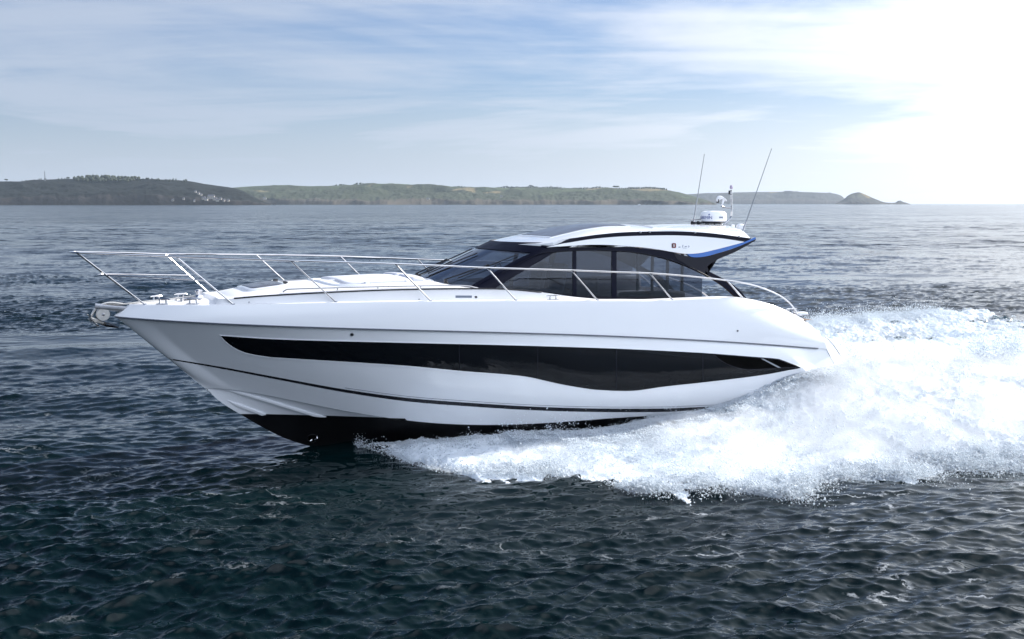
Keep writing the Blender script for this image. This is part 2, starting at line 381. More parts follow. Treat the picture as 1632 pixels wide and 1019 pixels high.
def watermat():
    m = bpy.data.materials.new('sea_water'); m.use_nodes = True; t = m.node_tree; b = t.nodes['Principled BSDF']
    geo = N(t, 'ShaderNodeNewGeometry'); pos = geo.outputs['Position']
    fo = N(t, 'ShaderNodeAttribute'); fo.attribute_name = 'foam'; fa = N(t, 'ShaderNodeAttribute'); fa.attribute_name = 'far'
    def nz(scale, sx, sy, det, rough=0.55, rot=0.1):
        mp = N(t, 'ShaderNodeMapping'); mp.inputs['Scale'].default_value = (sx, sy, 1); mp.inputs['Rotation'].default_value = (0, 0, rot); t.links.new(pos, mp.inputs[0])
        n = N(t, 'ShaderNodeTexNoise'); n.inputs['Scale'].default_value = scale; n.inputs['Detail'].default_value = det; n.inputs['Roughness'].default_value = rough
        t.links.new(mp.outputs[0], n.inputs[0]); return n.outputs['Fac']
    deep = (0.0004, 0.0095, 0.0100); deep2 = (0.0006, 0.0036, 0.0060)
    wc = mixc(t, nz(0.08, 1, 1, 3), deep, deep2)
    f1 = nz(2.6, 1, 1, 9, 0.72); f2 = nz(0.9, 1, 1.6, 7, 0.65)
    vor = N(t, 'ShaderNodeTexVoronoi'); vor.feature = 'DISTANCE_TO_EDGE'; vor.inputs['Scale'].default_value = 3.4
    wv = N(t, 'ShaderNodeVectorMath', operation='ADD'); t.links.new(pos, wv.inputs[0])
    cn = N(t, 'ShaderNodeTexNoise'); cn.inputs['Scale'].default_value = 1.9; cn.inputs['Detail'].default_value = 5; t.links.new(pos, cn.inputs[0])
    t.links.new(cn.outputs['Color'], wv.inputs[1]); t.links.new(wv.outputs[0], vor.inputs['Vector'])
    web = mrange(t, vor.outputs['Distance'], 0.0, 0.16, 0.22, 0.0)
    s = mth(t, 'ADD', mth(t, 'MULTIPLY', f1, 0.55), mth(t, 'MULTIPLY', f2, 0.45))
    v = mth(t, 'ADD', mth(t, 'ADD', fo.outputs['Fac'], s), web)
    # foam shows where cover + lace pattern pass a threshold
    fm = mth(t, 'MULTIPLY', mrange(t, v, 1.02, 1.16), mrange(t, fo.outputs['Fac'], 0.24, 0.38))
    m2 = N(t, 'ShaderNodeMapping'); m2.inputs['Scale'].default_value = (0.42, 1.15, 1); m2.inputs['Rotation'].default_value = (0, 0, 0.30); t.links.new(pos, m2.inputs[0])
    w2 = N(t, 'ShaderNodeVectorMath', operation='ADD'); t.links.new(m2.outputs[0], w2.inputs[0])
    c2 = N(t, 'ShaderNodeTexNoise'); c2.inputs['Scale'].default_value = 1.1; c2.inputs['Detail'].default_value = 7; c2.inputs['Roughness'].default_value = .62; t.links.new(pos, c2.inputs[0]); t.links.new(c2.outputs['Color'], w2.inputs[1])
    v2 = N(t, 'ShaderNodeTexVoronoi'); v2.feature = 'DISTANCE_TO_EDGE'; v2.inputs['Scale'].default_value = 1.15; t.links.new(w2.outputs[0], v2.inputs['Vector'])
    ln_ = mrange(t, v2.outputs['Distance'], 0.004, 0.032, 1.0, 0.0)
    pt2 = mrange(t, nz(0.42, 1, 1.4, 4, .6), 0.50, 0.62); br2 = mrange(t, f1, 0.42, 0.56)
    fl = mth(t, 'MULTIPLY', mth(t, 'MULTIPLY', ln_, pt2), mth(t, 'MULTIPLY', br2, mth(t, 'MULTIPLY', mrange(t, fo.outputs['Fac'], 0.06, 0.2), 0.45)))
    fm = mth(t, 'MAXIMUM', fm, fl)
    t.links.new(mixc(t, fm, wc, (0.78, 0.82, 0.86, 1)), b.inputs['Base Color'])
    t.links.new(mrange(t, mth(t, 'ADD', fm, mth(t, 'MULTIPLY', fa.outputs['Fac'], 0.12)), 0, 1, 0.075, 0.7), b.inputs['Roughness'])
    b.inputs['IOR'].default_value = 1.25
    def nzc(scale, sx, sy, det, rough=0.6, rot=0.1):
        mp = N(t, 'ShaderNodeMapping'); mp.inputs['Scale'].default_value = (sx, sy, 1); mp.inputs['Rotation'].default_value = (0, 0, rot); t.links.new(pos, mp.inputs[0])
        n = N(t, 'ShaderNodeTexNoise'); n.inputs['Scale'].default_value = scale; n.inputs['Detail'].default_value = det; n.inputs['Roughness'].default_value = rough
        t.links.new(mp.outputs[0], n.inputs[0]); v = N(t, 'ShaderNodeVectorMath', operation='SUBTRACT'); t.links.new(n.outputs['Color'], v.inputs[0]); v.inputs[1].default_value = (.5, .5, .5); return v.outputs[0]
    def vsc(v, k, vec=(1, 1, 0)):
        a = N(t, 'ShaderNodeVectorMath', operation='MULTIPLY'); t.links.new(v, a.inputs[0]); a.inputs[1].default_value = vec
        b_ = N(t, 'ShaderNodeVectorMath', operation='SCALE'); t.links.new(a.outputs[0], b_.inputs[0])
        if isinstance(k, (int, float)): b_.inputs['Scale'].default_value = k
        else: t.links.new(k, b_.inputs['Scale'])
        return b_.outputs[0]
    def vadd(a, b_):
        n = N(t, 'ShaderNodeVectorMath', operation='ADD'); t.links.new(a, n.inputs[0]); t.links.new(b_, n.inputs[1]); return n.outputs[0]
    lane = mrange(t, nz(0.012, .35, 2.2, 4, 0.6), 0.36, 0.64, 0.65, 1.25)
    farf = fa.outputs['Fac']
    nn_ = vadd(geo.outputs['Normal'], vsc(nzc(9.0, 0.75, 1.5, 4), mth(t, 'ADD', 0.07, mth(t, 'MULTIPLY', farf, .3)), (0.8, 1.2, 0)))
    nn_ = vadd(nn_, vsc(nzc(0.9, 0.5, 1.3, 6, .65), mth(t, 'MULTIPLY', mth(t, 'MULTIPLY', farf, lane), 1.25), (0.8, 1.5, 0)))
    nn_ = vadd(nn_, vsc(nzc(0.13, 0.4, 1.3, 3, .5), mth(t, 'MULTIPLY', farf, 0.45), (0.8, 1.5, 0)))
    nm_ = N(t, 'ShaderNodeVectorMath', operation='NORMALIZE'); t.links.new(nn_, nm_.inputs[0])
    t.links.new(nm_.outputs[0], b.inputs['Normal']); b.inputs['Specular IOR Level'].default_value = 0.5
    return m
M['water'] = watermat()
water = build_water(); water.data.materials.append(M['water'])
# ------------------------------------------------------------------ white water and spray
def foammat(name, trans, base=(0.86, 0.90, 0.94)):
    m = bpy.data.materials.new(name); m.use_nodes = True; t = m.node_tree; t.nodes.clear()
    geo = N(t, 'ShaderNodeNewGeometry')
    n = N(t, 'ShaderNodeTexNoise'); n.inputs['Scale'].default_value = 9; n.inputs['Detail'].default_value = 9; n.inputs['Roughness'].default_value = .72; t.links.new(geo.outputs['Position'], n.inputs[0])
    bp = N(t, 'ShaderNodeBump'); bp.inputs['Strength'].default_value = 0.8; bp.inputs['Distance'].default_value = 0.035; t.links.new(n.outputs['Fac'], bp.inputs['Height'])
    df = N(t, 'ShaderNodeBsdfDiffuse'); df.inputs[0].default_value = base + (1,); t.links.new(bp.outputs[0], df.inputs['Normal'])
    tl = N(t, 'ShaderNodeBsdfTranslucent'); tl.inputs[0].default_value = (0.86, 0.92, 0.97, 1)
    mx = N(t, 'ShaderNodeMixShader'); mx.inputs[0].default_value = trans
    t.links.new(df.outputs[0], mx.inputs[1]); t.links.new(tl.outputs[0], mx.inputs[2])
    o = N(t, 'ShaderNodeOutputMaterial')
    if name == 'wake_foam':
        at = N(t, 'ShaderNodeAttribute'); at.attribute_name = 'foam'
        mp = N(t, 'ShaderNodeMapping'); mp.inputs['Rotation'].default_value = (0, 0, -TH); mp.inputs['Scale'].default_value = (0.32, 1.5, 1.0); t.links.new(geo.outputs['Position'], mp.inputs[0])
        ns = N(t, 'ShaderNodeTexNoise'); ns.inputs['Scale'].default_value = 1.5; ns.inputs['Detail'].default_value = 10; ns.inputs['Roughness'].default_value = .7; t.links.new(mp.outputs[0], ns.inputs[0])
        k = mth(t, 'ADD', at.outputs['Fac'], mth(t, 'MULTIPLY', ns.outputs['Fac'], 1.3))
        fm = mrange(t, k, 0.84, 1.04)
        pb = N(t, 'ShaderNodeBsdfPrincipled'); pb.inputs['Base Color'].default_value = (0.02, 0.06, 0.075, 1); pb.inputs['Roughness'].default_value = .12; t.links.new(bp.outputs[0], pb.inputs['Normal'])
        m2 = N(t, 'ShaderNodeMixShader'); t.links.new(fm, m2.inputs[0]); t.links.new(pb.outputs[0], m2.inputs[1]); t.links.new(mx.outputs[0], m2.inputs[2]); t.links.new(m2.outputs[0], o.inputs[0])
    else: t.links.new(mx.outputs[0], o.inputs[0])
    return m
M['foam'] = foammat('wake_foam', 0.45); M['drop'] = foammat('spray_drop', 0.65, (0.92, 0.94, 0.97))
root_m = Matrix.Translation((OX, OY, 0)) @ Matrix.Rotation(TH, 4, 'Z')
def build_wake():
    s = np.linspace(3.8, 36, 760); l = np.linspace(-10.5, 16, 620)
    S, Lt = np.meshgrid(s, l, indexing='ij')
    hh, cov, ins, reg = wake_fields(S, Lt)
    wk = np.maximum(ins, reg)
    fine = samp(TF[0], TF[3], S * 1.7 + 2, Lt * 1.7)
    Z = hh + 0.005 * fine * wk - 0.16 * (1 - sstep(wk, 0.25, 0.8))
    Z = np.where(wk < 0.02, -0.5, Z)
    disp = 0.012 * wk
    V = np.stack([S + disp * samp(TF[1], TF[3], S, Lt), Lt + disp * samp(TF[2], TF[3], S, Lt), Z], -1)
    nr, nc = S.shape
    I = (np.arange(nr - 1)[:, None] * nc + np.arange(nc - 1)[None, :])
    hull = (S[:-1, :-1] < 15.3) & (np.abs(Lt[:-1, :-1]) < vHW(S[:-1, :-1]) - 0.25)
    keep = (wk[:-1, :-1] > 0.05) & ~hull
    I = I[keep]; Q = np.stack([I, I + nc, I + nc + 1, I + 1], -1).astype(np.int32)
    used = np.unique(Q); mp = np.zeros(nr * nc, np.int32); mp[used] = np.arange(len(used))
    me = bpy.data.meshes.new('wake_foam'); npmesh(me, V.reshape(-1, 3)[used].astype(np.float32), mp[Q])
    att = np.where(ins > reg, 0.30 + 0.65 * sstep(ins, 0.2, 0.98), cov).ravel()[used].astype(np.float32)
    a = me.attributes.new('foam', 'FLOAT', 'POINT'); a.data.foreach_set('value', att)
    me.materials.append(M['foam'])
    o = bpy.data.objects.new('wake_foam', me); COL.objects.link(o); o.matrix_world = root_m
    tag(o, 'churned white foam of the wake and bow wave around the yacht', 'foam', kind='stuff')
build_wake()
def build_spray(n=900000):
    r = RNG
    # candidates on the port body, biased to crest and outer fringe
    k = n
    s = 4.4 + r.random(k) ** 0.9 * 24
    out = vPO(s); a = r.random(k)
    mode = r.random(k)
    hb = np.where(s < 15.6, np.maximum(vHW(s), 0.3), 1.0)
    p = np.where(mode < 0.30, hb + 0.25 + r.exponential(0.45, k), np.where(mode < 0.62, out - 0.35 + r.normal(0, 0.33, k), hb + (out - hb) * a))
    p = np.minimum(p, out + 0.10 + 0.8 * sstep(s, 5.2, 8.5))
    lump = samp(TN[0], TN[3], s * 1.1, p * 1.1); l2 = samp(TN[1], TN[3], s * 2.3, p * 0.6)
    hh, cov, ins, reg = wake_fields(s, -p)
    sc = 0.02 + 0.15 * sstep(s, 5.5, 12) + 0.10 * np.clip(lump, 0, 2.5) * sstep(s, 5, 9)
    e = r.exponential(1.0, k)
    crest = np.exp(-np.clip(p - hb - 0.2, 0, 9) / 0.7)
    e = np.minimum(e, 2.4)
    z = hh * (0.75 + 0.3 * r.random(k)) + e * sc * (0.45 + 0.9 * crest) * np.clip(0.75 + 0.5 * l2, 0.2, 2)
    keepp = (z > 0.0) & (r.random(k) < np.clip(0.65 + 0.5 * lump, 0.12, 1) * (0.15 + .85 * sstep(s, 4.6, 7)))
    z = np.where(s < 15.4, np.minimum(z, vPH(s) * 1.0 + 0.04), z)
    edge = p > out - 0.2
    z = np.where(edge, np.abs(r.normal(0, 0.06, k)) + r.exponential(0.05, k), z)
    P1 = np.stack([s, -p, z], -1)[keepp]
    # stern / starboard mist
    k2 = n // 4
    s2 = 12 + r.random(k2) ** 1.1 * 22; so = vSO(s2)
    l2_ = np.where(r.random(k2) < .6, so - 1.3 + r.normal(0, 0.6, k2), -3 + (so + 3) * r.random(k2))
    ok = ((s2 > 15.8) | (l2_ > 2.3))
    hh2 = wake_fields(s2, l2_)[0]
    z2 = hh2 + r.exponential(0.10, k2); P2 = np.stack([s2, l2_, z2], -1)[ok & (hh2 > .03)]
    # fine sheet of drops leaving the chine
    k3 = 26000
    s3 = 4.7 + r.random(k3) ** .7 * 7.0; z3 = 0.06 + r.exponential(0.13, k3) * sstep(s3, 4.5, 7); cl_ = samp(TN[0], TN[3], s3 * 1.6, z3 * 2)
    P3 = np.stack([s3, -(np.array(1.62) + 0.25 * r.random(k3) + 0.2 * (s3 > 7)), z3], -1)[r.random(k3) < np.clip(0.22 + 0.5 * cl_, 0.02, 1) * sstep(s3, 4.7, 7.5)]
    # splashes thrown clear of the outer edge
    cs = np.sort(6.5 + r.random(46) * 16); ci = r.integers(0, 46, 90000); big = (0.25 + r.random(46) ** 2 * .75)[ci]
    d = r.exponential(0.16, 90000) * big * 1.6; s4 = cs[ci] + r.normal(0, .30, 90000) * big + d * .3
    p4 = vPO(s4) - 0.10 + d + .06 * r.normal(size=90000); z4 = np.abs(r.normal(0, .10, 90000)) * big + 0.30 * big * np.exp(-d / .3) * r.random(90000)
    P4 = np.stack([s4, -p4, z4 + .01], -1)
    # thin sheet curling off the forefoot
    k5 = 26000; s5 = 4.7 + r.random(k5) * 1.9; g5 = np.abs(r.normal(0, 1, k5))
    p5 = vHW(s5) * .9 + 0.02 + (0.05 + 0.16 * (s5 - 3.9)) * g5 * .5; z5 = (0.035 + 0.035 * (s5 - 3.9)) * np.exp(-g5 * .6) + np.abs(r.normal(0, .018, k5))
    P5 = np.stack([s5, -p5, z5], -1)
    P = np.concatenate([P1, P2, P3, P4, P5]); m = len(P)
    sz = np.clip(r.lognormal(math.log(0.0050), 0.5, m), 0.0025, 0.022)
    tet = np.array([(1, 1, 1), (1, -1, -1), (-1, 1, -1), (-1, -1, 1)], float)
    q = r.normal(size=(m, 4)); q /= np.linalg.norm(q, axis=1)[:, None]; w, x, y, z = q.T
    R = np.stack([np.stack([1 - 2 * (y * y + z * z), 2 * (x * y - w * z), 2 * (x * z + w * y)], -1), np.stack([2 * (x * y + w * z), 1 - 2 * (x * x + z * z), 2 * (y * z - w * x)], -1), np.stack([2 * (x * z - w * y), 2 * (y * z + w * x), 1 - 2 * (x * x + y * y)], -1)], 1)
    V = (np.einsum('mij,kj->mki', R, tet) * sz[:, None, None] + P[:, None, :]).reshape(-1, 3).astype(np.float32)
    fq = np.array([(0, 1, 2), (0, 3, 1), (0, 2, 3), (1, 3, 2)], np.int32)
    Q = (np.arange(m, dtype=np.int32)[:, None, None] * 4 + fq[None]).reshape(-1, 3)
    me = bpy.data.meshes.new('spray'); npmesh(me, V, Q, False); me.materials.append(M['drop'])
    o = bpy.data.objects.new('spray', me); COL.objects.link(o); o.matrix_world = root_m
    tag(o, 'fine white water drops thrown up beside the moving hull', 'spray', kind='stuff')
build_spray()
def build_mist(smin=5.0, up=0.0, wide=0.0, dens=1.4, label='soft white mist of spray hanging over the foam beside the hull'):
    s = np.linspace(smin, 34, 150); k = np.linspace(0, 1, 34); rows_t, rows_b = [], []
    for a in s:
        out = float(vPO(a)) - 0.15 + wide * float(sstep(a, smin, smin + 3)); inn = float(vHW(a)) + 0.06 if a < 15.5 else -1.5
        h = float(vPH(a)) * float(sstep(a, 4.6, 7.5))
        t_, b_ = [], []
        for q in k:
            p = inn + (out - inn) * q; m = max(0.0, (p - 2.2) / max(.3, out - 2.2))
            n = float(samp(TN[0], TN[3], np.array(a * .8), np.array(p * .8)))
            e = min(1, (1 - q) * 6, 1.0) * (min(1, q * 10 + .3))
            z = 0.02 + (h * (1 - min(1, m)) ** .8 * 0.94 + .03 + .03 * n + up * float(sstep(a, smin, smin + 4)) * (1 + 1.2 * n * .4)) * e
            t_.append(Vector((a, -p, max(z, .02)))); b_.append(Vector((a, -p, -.1)))
        rows_t.append(t_); rows_b.append(b_)
    mb = MB().grid(rows_t); mb.grid([r[::-1] for r in rows_b])
    mb.grid([[x[0] for x in rows_b], [x[0] for x in rows_t]]); mb.grid([[x[-1] for x in rows_t], [x[-1] for x in rows_b]]); mb.grid([rows_b[0], rows_t[0]][::-1]); mb.grid([rows_b[-1], rows_t[-1]])
    w = welded(mb); bm = bmesh.new(); vs = [bm.verts.new(v) for v in w.v]
    for f in w.f:
        try: bm.faces.new([vs[i] for i in f])
        except ValueError: pass
    bmesh.ops.recalc_face_normals(bm, faces=bm.faces[:])
    me = bpy.data.meshes.new('spray_mist'); bm.to_mesh(me); bm.free()
    m = bpy.data.materials.new('spray_mist'); m.use_nodes = True; t = m.node_tree; t.nodes.clear()
    pv = N(t, 'ShaderNodeVolumePrincipled'); pv.inputs['Color'].default_value = (0.95, 0.972, 1.0, 1); pv.inputs['Density'].default_value = dens; pv.inputs['Anisotropy'].default_value = 0.25
    o_ = N(t, 'ShaderNodeOutputMaterial'); t.links.new(pv.outputs[0], o_.inputs['Volume']); me.materials.append(m)
    o = bpy.data.objects.new('spray_mist', me); COL.objects.link(o); o.matrix_world = root_m
    tag(o, label, 'spray', kind='stuff')
build_mist()
build_mist(8.0, 0.20, 0.30, 0.38, 'thin veil of fine spray drifting above the white wake')
# ================================================================== YACHT
yacht = bpy.data.objects.new('motor_yacht', None); COL.objects.link(yacht)
yacht.location = (OX, OY, 0); yacht.rotation_euler = (0, 0, TH)
tag(yacht, 'sleek white motor yacht with dark hull windows speeding through open water', 'motor yacht')
HB = itp([0, .25, .6, 1, 1.5, 2, 3, 4, 5, 6, 7, 8, 10, 12, 14, 15.2], [0.03, .26, .50, .72, .95, 1.14, 1.44, 1.66, 1.82, 1.93, 2.0, 2.04, 2.06, 2.03, 1.95, 1.86])
INS = itp([.2, .6, 1, 2, 8, 11.5, 13, 14, 15.2], [.24, .17, .12, .08, .08, .10, .18, .32, .45])
HBA = lambda s: max(0.0, HB(s) - INS(s))
def stem_hb(s0, pts):
    f = itp([s0 + a for a, b in pts], [b for a, b in pts]); return f
HBC = stem_hb(0.97, [(0, 0.0), (.3, .12), (.7, .26), (1.2, .43), (2.2, .77), (3.2, 1.09), (4.2, 1.36), (5.4, 1.60), (7, 1.80), (9, 1.88), (12, 1.88), (14.6, 1.82)])
HBD = stem_hb(1.62, [(0, 0.0), (.3, .10), (.7, .23), (1.2, .40), (2.2, .72), (3.2, 1.02), (4.2, 1.29), (5.4, 1.52), (7, 1.71), (9, 1.78), (12, 1.78), (14, 1.74)])
def trace(px, hb, deg=None, knots=None):
    p = [PH(u, v, hb) for u, v in px]
    s = np.array([a for a, b in p]); z = np.array([b for a, b in p])
    if deg:
        c = np.polyfit(s, z, deg); f = lambda x: float(np.polyval(c, x))
        return f, s[0], s[-1]
    return itp(s, z), s[0], s[-1]
Bz, Bs0, Bs1 = trace([(184, 504), (240, 509), (300, 513), (400, 517.5), (500, 521), (600, 524), (750, 528), (850, 531), (1000, 536.5), (1100, 541), (1200, 547), (1300, 554.5), (1322, 557)], HB, 4)
Az, As0, As1 = trace([(205, 486.5), (230, 486.8), (300, 486.8), (380, 486.5), (450, 484.5), (520, 483), (620, 481.3), (760, 480.3), (900, 480), (1000, 480), (1045, 480), (1100, 477.5), (1150, 475.3), (1180, 476), (1210, 481), (1240, 490), (1262, 499.5), (1283, 511), (1300, 527)], HBA)
Cz, Cs0, Cs1 = trace([(270, 574), (350, 588), (450, 607), (550, 625), (650, 638.5), (750, 646), (850, 652), (950, 655), (1050, 655), (1100, 653), (1170, 649.5), (1280, 642)], HBC, 4)
Dz, Ds0, Ds1 = trace([(326, 617), (360, 620), (420, 629), (500, 644), (560, 656), (610, 666.5), (660, 675), (760, 675), (900, 670.5), (1000, 667), (1100, 662.5), (1160, 659.5), (1290, 651)], HBD, 5)
Cs0 = 0.97; Ds0 = 1.62
kx = [PL(u, v, 0) for u, v in [(182, 503), (230, 540), (270, 573), (300, 598), (330, 622), (352, 641), (384, 661), (420, 682), (460, 701), (500, 712.5), (540, 718)]]
stem = itp([0] + [a for a, b in kx[1:]] + [5.2, 7.5, 10, 15.4], [kx[0][1]] + [b for a, b in kx[1:]] + [-.24, -.36, -.42, -.45])
END = [14.55, 15.0, 15.35, 15.40, 15.40]
NT = 150
def tpar(t, a, b): return a + (b - a) * (t ** 1.35)
rowsA, rowsB, rowsC, rowsD, rowsE = [], [], [], [], []
S0 = [As0, 0.0, 0.97, 1.62, 1.62]
for i in range(NT + 1):
    t = i / NT
    sA, sB, sC, sD = tpar(t, As0, 14.72), tpar(t, 0, 15.0), tpar(t, .97, 16.2), tpar(t, 1.62, 16.25)
    rowsA.append(Vector((sA, -(HBA(sA) if i else 0), Az(sA))))
    rowsB.append(Vector((sB, -(HB(sB) if i else 0.0), Bz(sB) if i else stem(0) + .0)))
    rowsC.append(Vector((sC, -HBC(sC), Cz(sC) + (stem(sC) - Cz(.97)) * max(0, 1 - t * 12))))
    rowsD.append(Vector((sD, -HBD(sD), Dz(sD) + (stem(1.62) - Dz(1.62)) * max(0, 1 - t * 12))))
    sE = 1.62 + (15.4 - 1.62) * (t ** 1.35); rowsE.append(Vector((sE, 0, stem(sE))))
def strip(a, b, n, bulge=0.0, out=None):
    rows = []
    for p, q in zip(a, b):
        r = []
        for j in range(n + 1):
            k = j / n; v = p.lerp(q, k)
            if bulge: v = v + Vector((0, -bulge * 4 * k * (1 - k), 0))
            r.append(v)
        rows.append(r)
    return rows
hb_ = MB()
# upper band (deck edge to knuckle), slightly rounded over at the stern
rows = []
for i, (p, q) in enumerate(zip(rowsA, rowsB)):
    k0 = sstep(p.x, 11.5, 14.5); b = 0.012 + 0.13 * float(k0)
    rows.append([p.lerp(q, j / 10) + Vector((0, -b * 4 * (j / 10) * (1 - j / 10) * (1 if i else 0), 0)) for j in range(11)])
hb_.grid(rows)
# topsides through boot line to the chine: parabola through B, C, D
rows = []
for i, (b, c, d) in enumerate(zip(rowsB, rowsC, rowsD)):
    r = []; L1 = (c - b).length; L2 = (d - c).length; tm = L1 / (L1 + L2)
    b2 = b + Vector((0, 0.028 * min(1, i / 6), -0.004))
    for j in range(25):
        k = j / 24
        v = b2 * ((k - tm) * (k - 1) / ((0 - tm) * (0 - 1))) + c * (k * (k - 1) / (tm * (tm - 1))) + d * (k * (k - tm) / ((1) * (1 - tm)))
        if i == 0:
            sz = b2.z + (d.z - b2.z) * k; lo, hi = 0, 1.62
            for _ in range(30):
                md = (lo + hi) / 2
                if stem(md) > sz: lo = md
                else: hi = md
            v = Vector((md, 0, sz))
        v.y = min(v.y, 0.0); r.append(v)
    rows.append(r)
topside_rows = rows; hb_.grid(rows)
# little ledge under the knuckle
hb_.grid([[p, r[0]] for p, r in zip(rowsB, rows)])
# bottom: chine flat then vee
rows = []
for i, (d, e) in enumerate(zip(rowsD, rowsE)):
    r = []; d2 = d + Vector((0, 0.055 * min(1, i / 10), -0.012 * min(1, i / 10)))
    for j in range(15):
        k = j / 14; v = d2.lerp(e, k); v.y += 0.10 * 4 * k * (1 - k) * min(1.0, -d.y) * max(0, 1 - d.x / 9); v.y = min(v.y, 0); r.append(v)
    rows.append(r)
bottom_rows = rows; hb_.grid(rows); hb_.grid([[d, r[0]] for d, r in zip(rowsD, rows)])
# transom
ring = [r[-1] for r in [rowsA, rowsB]] + [topside_rows[-1][k] for k in range(4, 25, 4)] + [rowsD[-1], rowsE[-1]]
rowm = [Vector((p.x, 0, p.z)) for p in ring]
hb_.grid([ring, rowm])
hull_mb = both(hb_)
bm = bmesh.new()
bv = [bm.verts.new(v) for v in hull_mb.v]
for f in hull_mb.f:
    try: bm.faces.new([bv[i] for i in f])
    except ValueError: pass
bmesh.ops.remove_doubles(bm, verts=bm.verts, dist=0.0008)
# antifouling line: a plane through the static waterline
pa = PL(384, 660, 0); pb = PL(640, 671.5, -1.45)
ax = Vector((pb[0] - pa[0], -1.45 * 0, pb[1] - pa[1])).normalized()
A0 = Vector((pa[0], 0, pa[1])); B0 = Vector((pb[0], -1.45, pb[1])); B1 = Vector((pb[0], 1.45, pb[1]))
nrm = (B0 - A0).cross(B1 - A0).normalized(); nrm = nrm if nrm.z > 0 else -nrm
bmesh.ops.bisect_plane(bm, geom=list(bm.verts) + list(bm.edges) + list(bm.faces), plane_co=A0, plane_no=nrm)
bm.normal_update()
chine = lambda s: Dz(max(1.62, min(15.4, s)))
fm = []
bm.faces.ensure_lookup_table()
for f in bm.faces:
    c = f.calc_center_median()
    under = (c - A0).dot(nrm) < 0 and (c.x < 5.3 or c.z < chine(c.x) - 0.004)
    f.material_index = 1 if under else 0
    f.smooth = True
me = bpy.data.meshes.new('hull'); bm.to_mesh(me); bm.free()
me.materials.append(M['gel']); me.materials.append(M['black']); me.set_sharp_from_angle(angle=math.radians(24))
hull = bpy.data.objects.new('hull', me); COL.objects.link(hull); hull.parent = yacht
# ------------------------------------------------------------------ surfaces to lay fittings on
class Surf:
    def __init__(s, verts, faces):
        s.v = [Vector(v) for v in verts]; s.f = [tuple(f) for f in faces]; s.t = BVHTree.FromPolygons(s.v, s.f)
        n = [Vector() for _ in s.v]
        for f in s.f:
            if len(f) < 3: continue
            a, b, c = s.v[f[0]], s.v[f[1]], s.v[f[2]]; fn = (b - a).cross(c - a)
            if len(f) > 3: fn = (s.v[f[2]] - s.v[f[0]]).cross(s.v[f[3]] - s.v[f[1]])
            for i in f: n[i] += fn
        s.n = [x.normalized() if x.length > 0 else Vector((0, -1, 0)) for x in n]
        s.o = camloc()
    def norm(s, p, fi):
        w = 0; n = Vector()
        for i in s.f[fi]:
            k = 1 / ((p - s.v[i]).length + 1e-4); n += s.n[i] * k; w += k
        n = n.normalized()
        if n.y > 0: n = -n
        return n
    def px(s, u, v):
        d = dirloc(u, v); p, nn, fi, dd = s.t.ray_cast(s.o, d)
        if p is None:
            best = None                                   # off the edge: nearest point of the surface to the ray
            for k in np.linspace(18, 34, 220):
                q = s.o + d * float(k); r = s.t.find_nearest(q)
                if r[0] is not None and (best is None or r[3] < best[3]): best = r
            p, nn, fi, dd = best
        return p, s.norm(p, fi)
topS = Surf(hb_.v, hb_.f)
def bisect_poly(pts, step):
    bm = bmesh.new(); vs = [bm.verts.new((p[0], p[1], 0)) for p in pts]; bm.faces.new(vs)
    bmesh.ops.triangulate(bm, faces=bm.faces[:])
    xs = [p[0] for p in pts]; ys = [p[1] for p in pts]
    for a, lo, hi in ((0, min(xs), max(xs)), (1, min(ys), max(ys))):
        k = lo + step * .51
        while k < hi:
            co = (k, 0, 0) if a == 0 else (0, k, 0); no = (1, 0, 0) if a == 0 else (0, 1, 0)
            bmesh.ops.bisect_plane(bm, geom=list(bm.verts) + list(bm.edges) + list(bm.faces), plane_co=co, plane_no=no); k += step
    bmesh.ops.remove_doubles(bm, verts=bm.verts, dist=0.02)
    bm.normal_update()
    if sum(f.normal.z * f.calc_area() for f in bm.faces) > 0:
        bmesh.ops.reverse_faces(bm, faces=bm.faces[:])
    bm.verts.index_update()
    V = [tuple(v.co[:2]) for v in bm.verts]; Fc = [[v.index for v in f.verts] for f in bm.faces]
    E = [(l.vert.index, l.link_loop_next.vert.index) for e in bm.edges if len(e.link_faces) == 1 for l in e.link_loops]
    bm.free(); return V, Fc, E
def smooth_outline(pts, n=6, closed=True):
    """Catmull-Rom through the points; a point given as (u,v,1) stays a corner"""
    out = []; m = len(pts)
    for i in range(m):
        p0, p1, p2, p3 = pts[(i - 1) % m], pts[i], pts[(i + 1) % m], pts[(i + 2) % m]
        a0 = p1 if len(p1) > 2 else p0; a3 = p2 if len(p2) > 2 else p3
        for j in range(n):
            t = j / n
            out.append(tuple(0.5 * (2 * p1[k] + (p2[k] - a0[k]) * t + (2 * a0[k] - 5 * p1[k] + 4 * p2[k] - a3[k]) * t * t + (3 * p1[k] - a0[k] - 3 * p2[k] + a3[k]) * t**3) for k in (0, 1)))
    return out
def open_curve(pts, n=6):
    out = []; m = len(pts)
    for i in range(m - 1):
        p1, p2 = pts[i], pts[i + 1]; p0 = pts[i - 1] if i else p1; p3 = pts[i + 2] if i + 2 < m else p2
        for j in range(n):
            t = j / n
            out.append(tuple(0.5 * (2 * p1[k] + (p2[k] - p0[k]) * t + (2 * p0[k] - 5 * p1[k] + 4 * p2[k] - p3[k]) * t * t + (3 * p1[k] - p0[k] - 3 * p2[k] + p3[k]) * t**3) for k in (0, 1)))
    return out + [tuple(pts[-1][:2])]
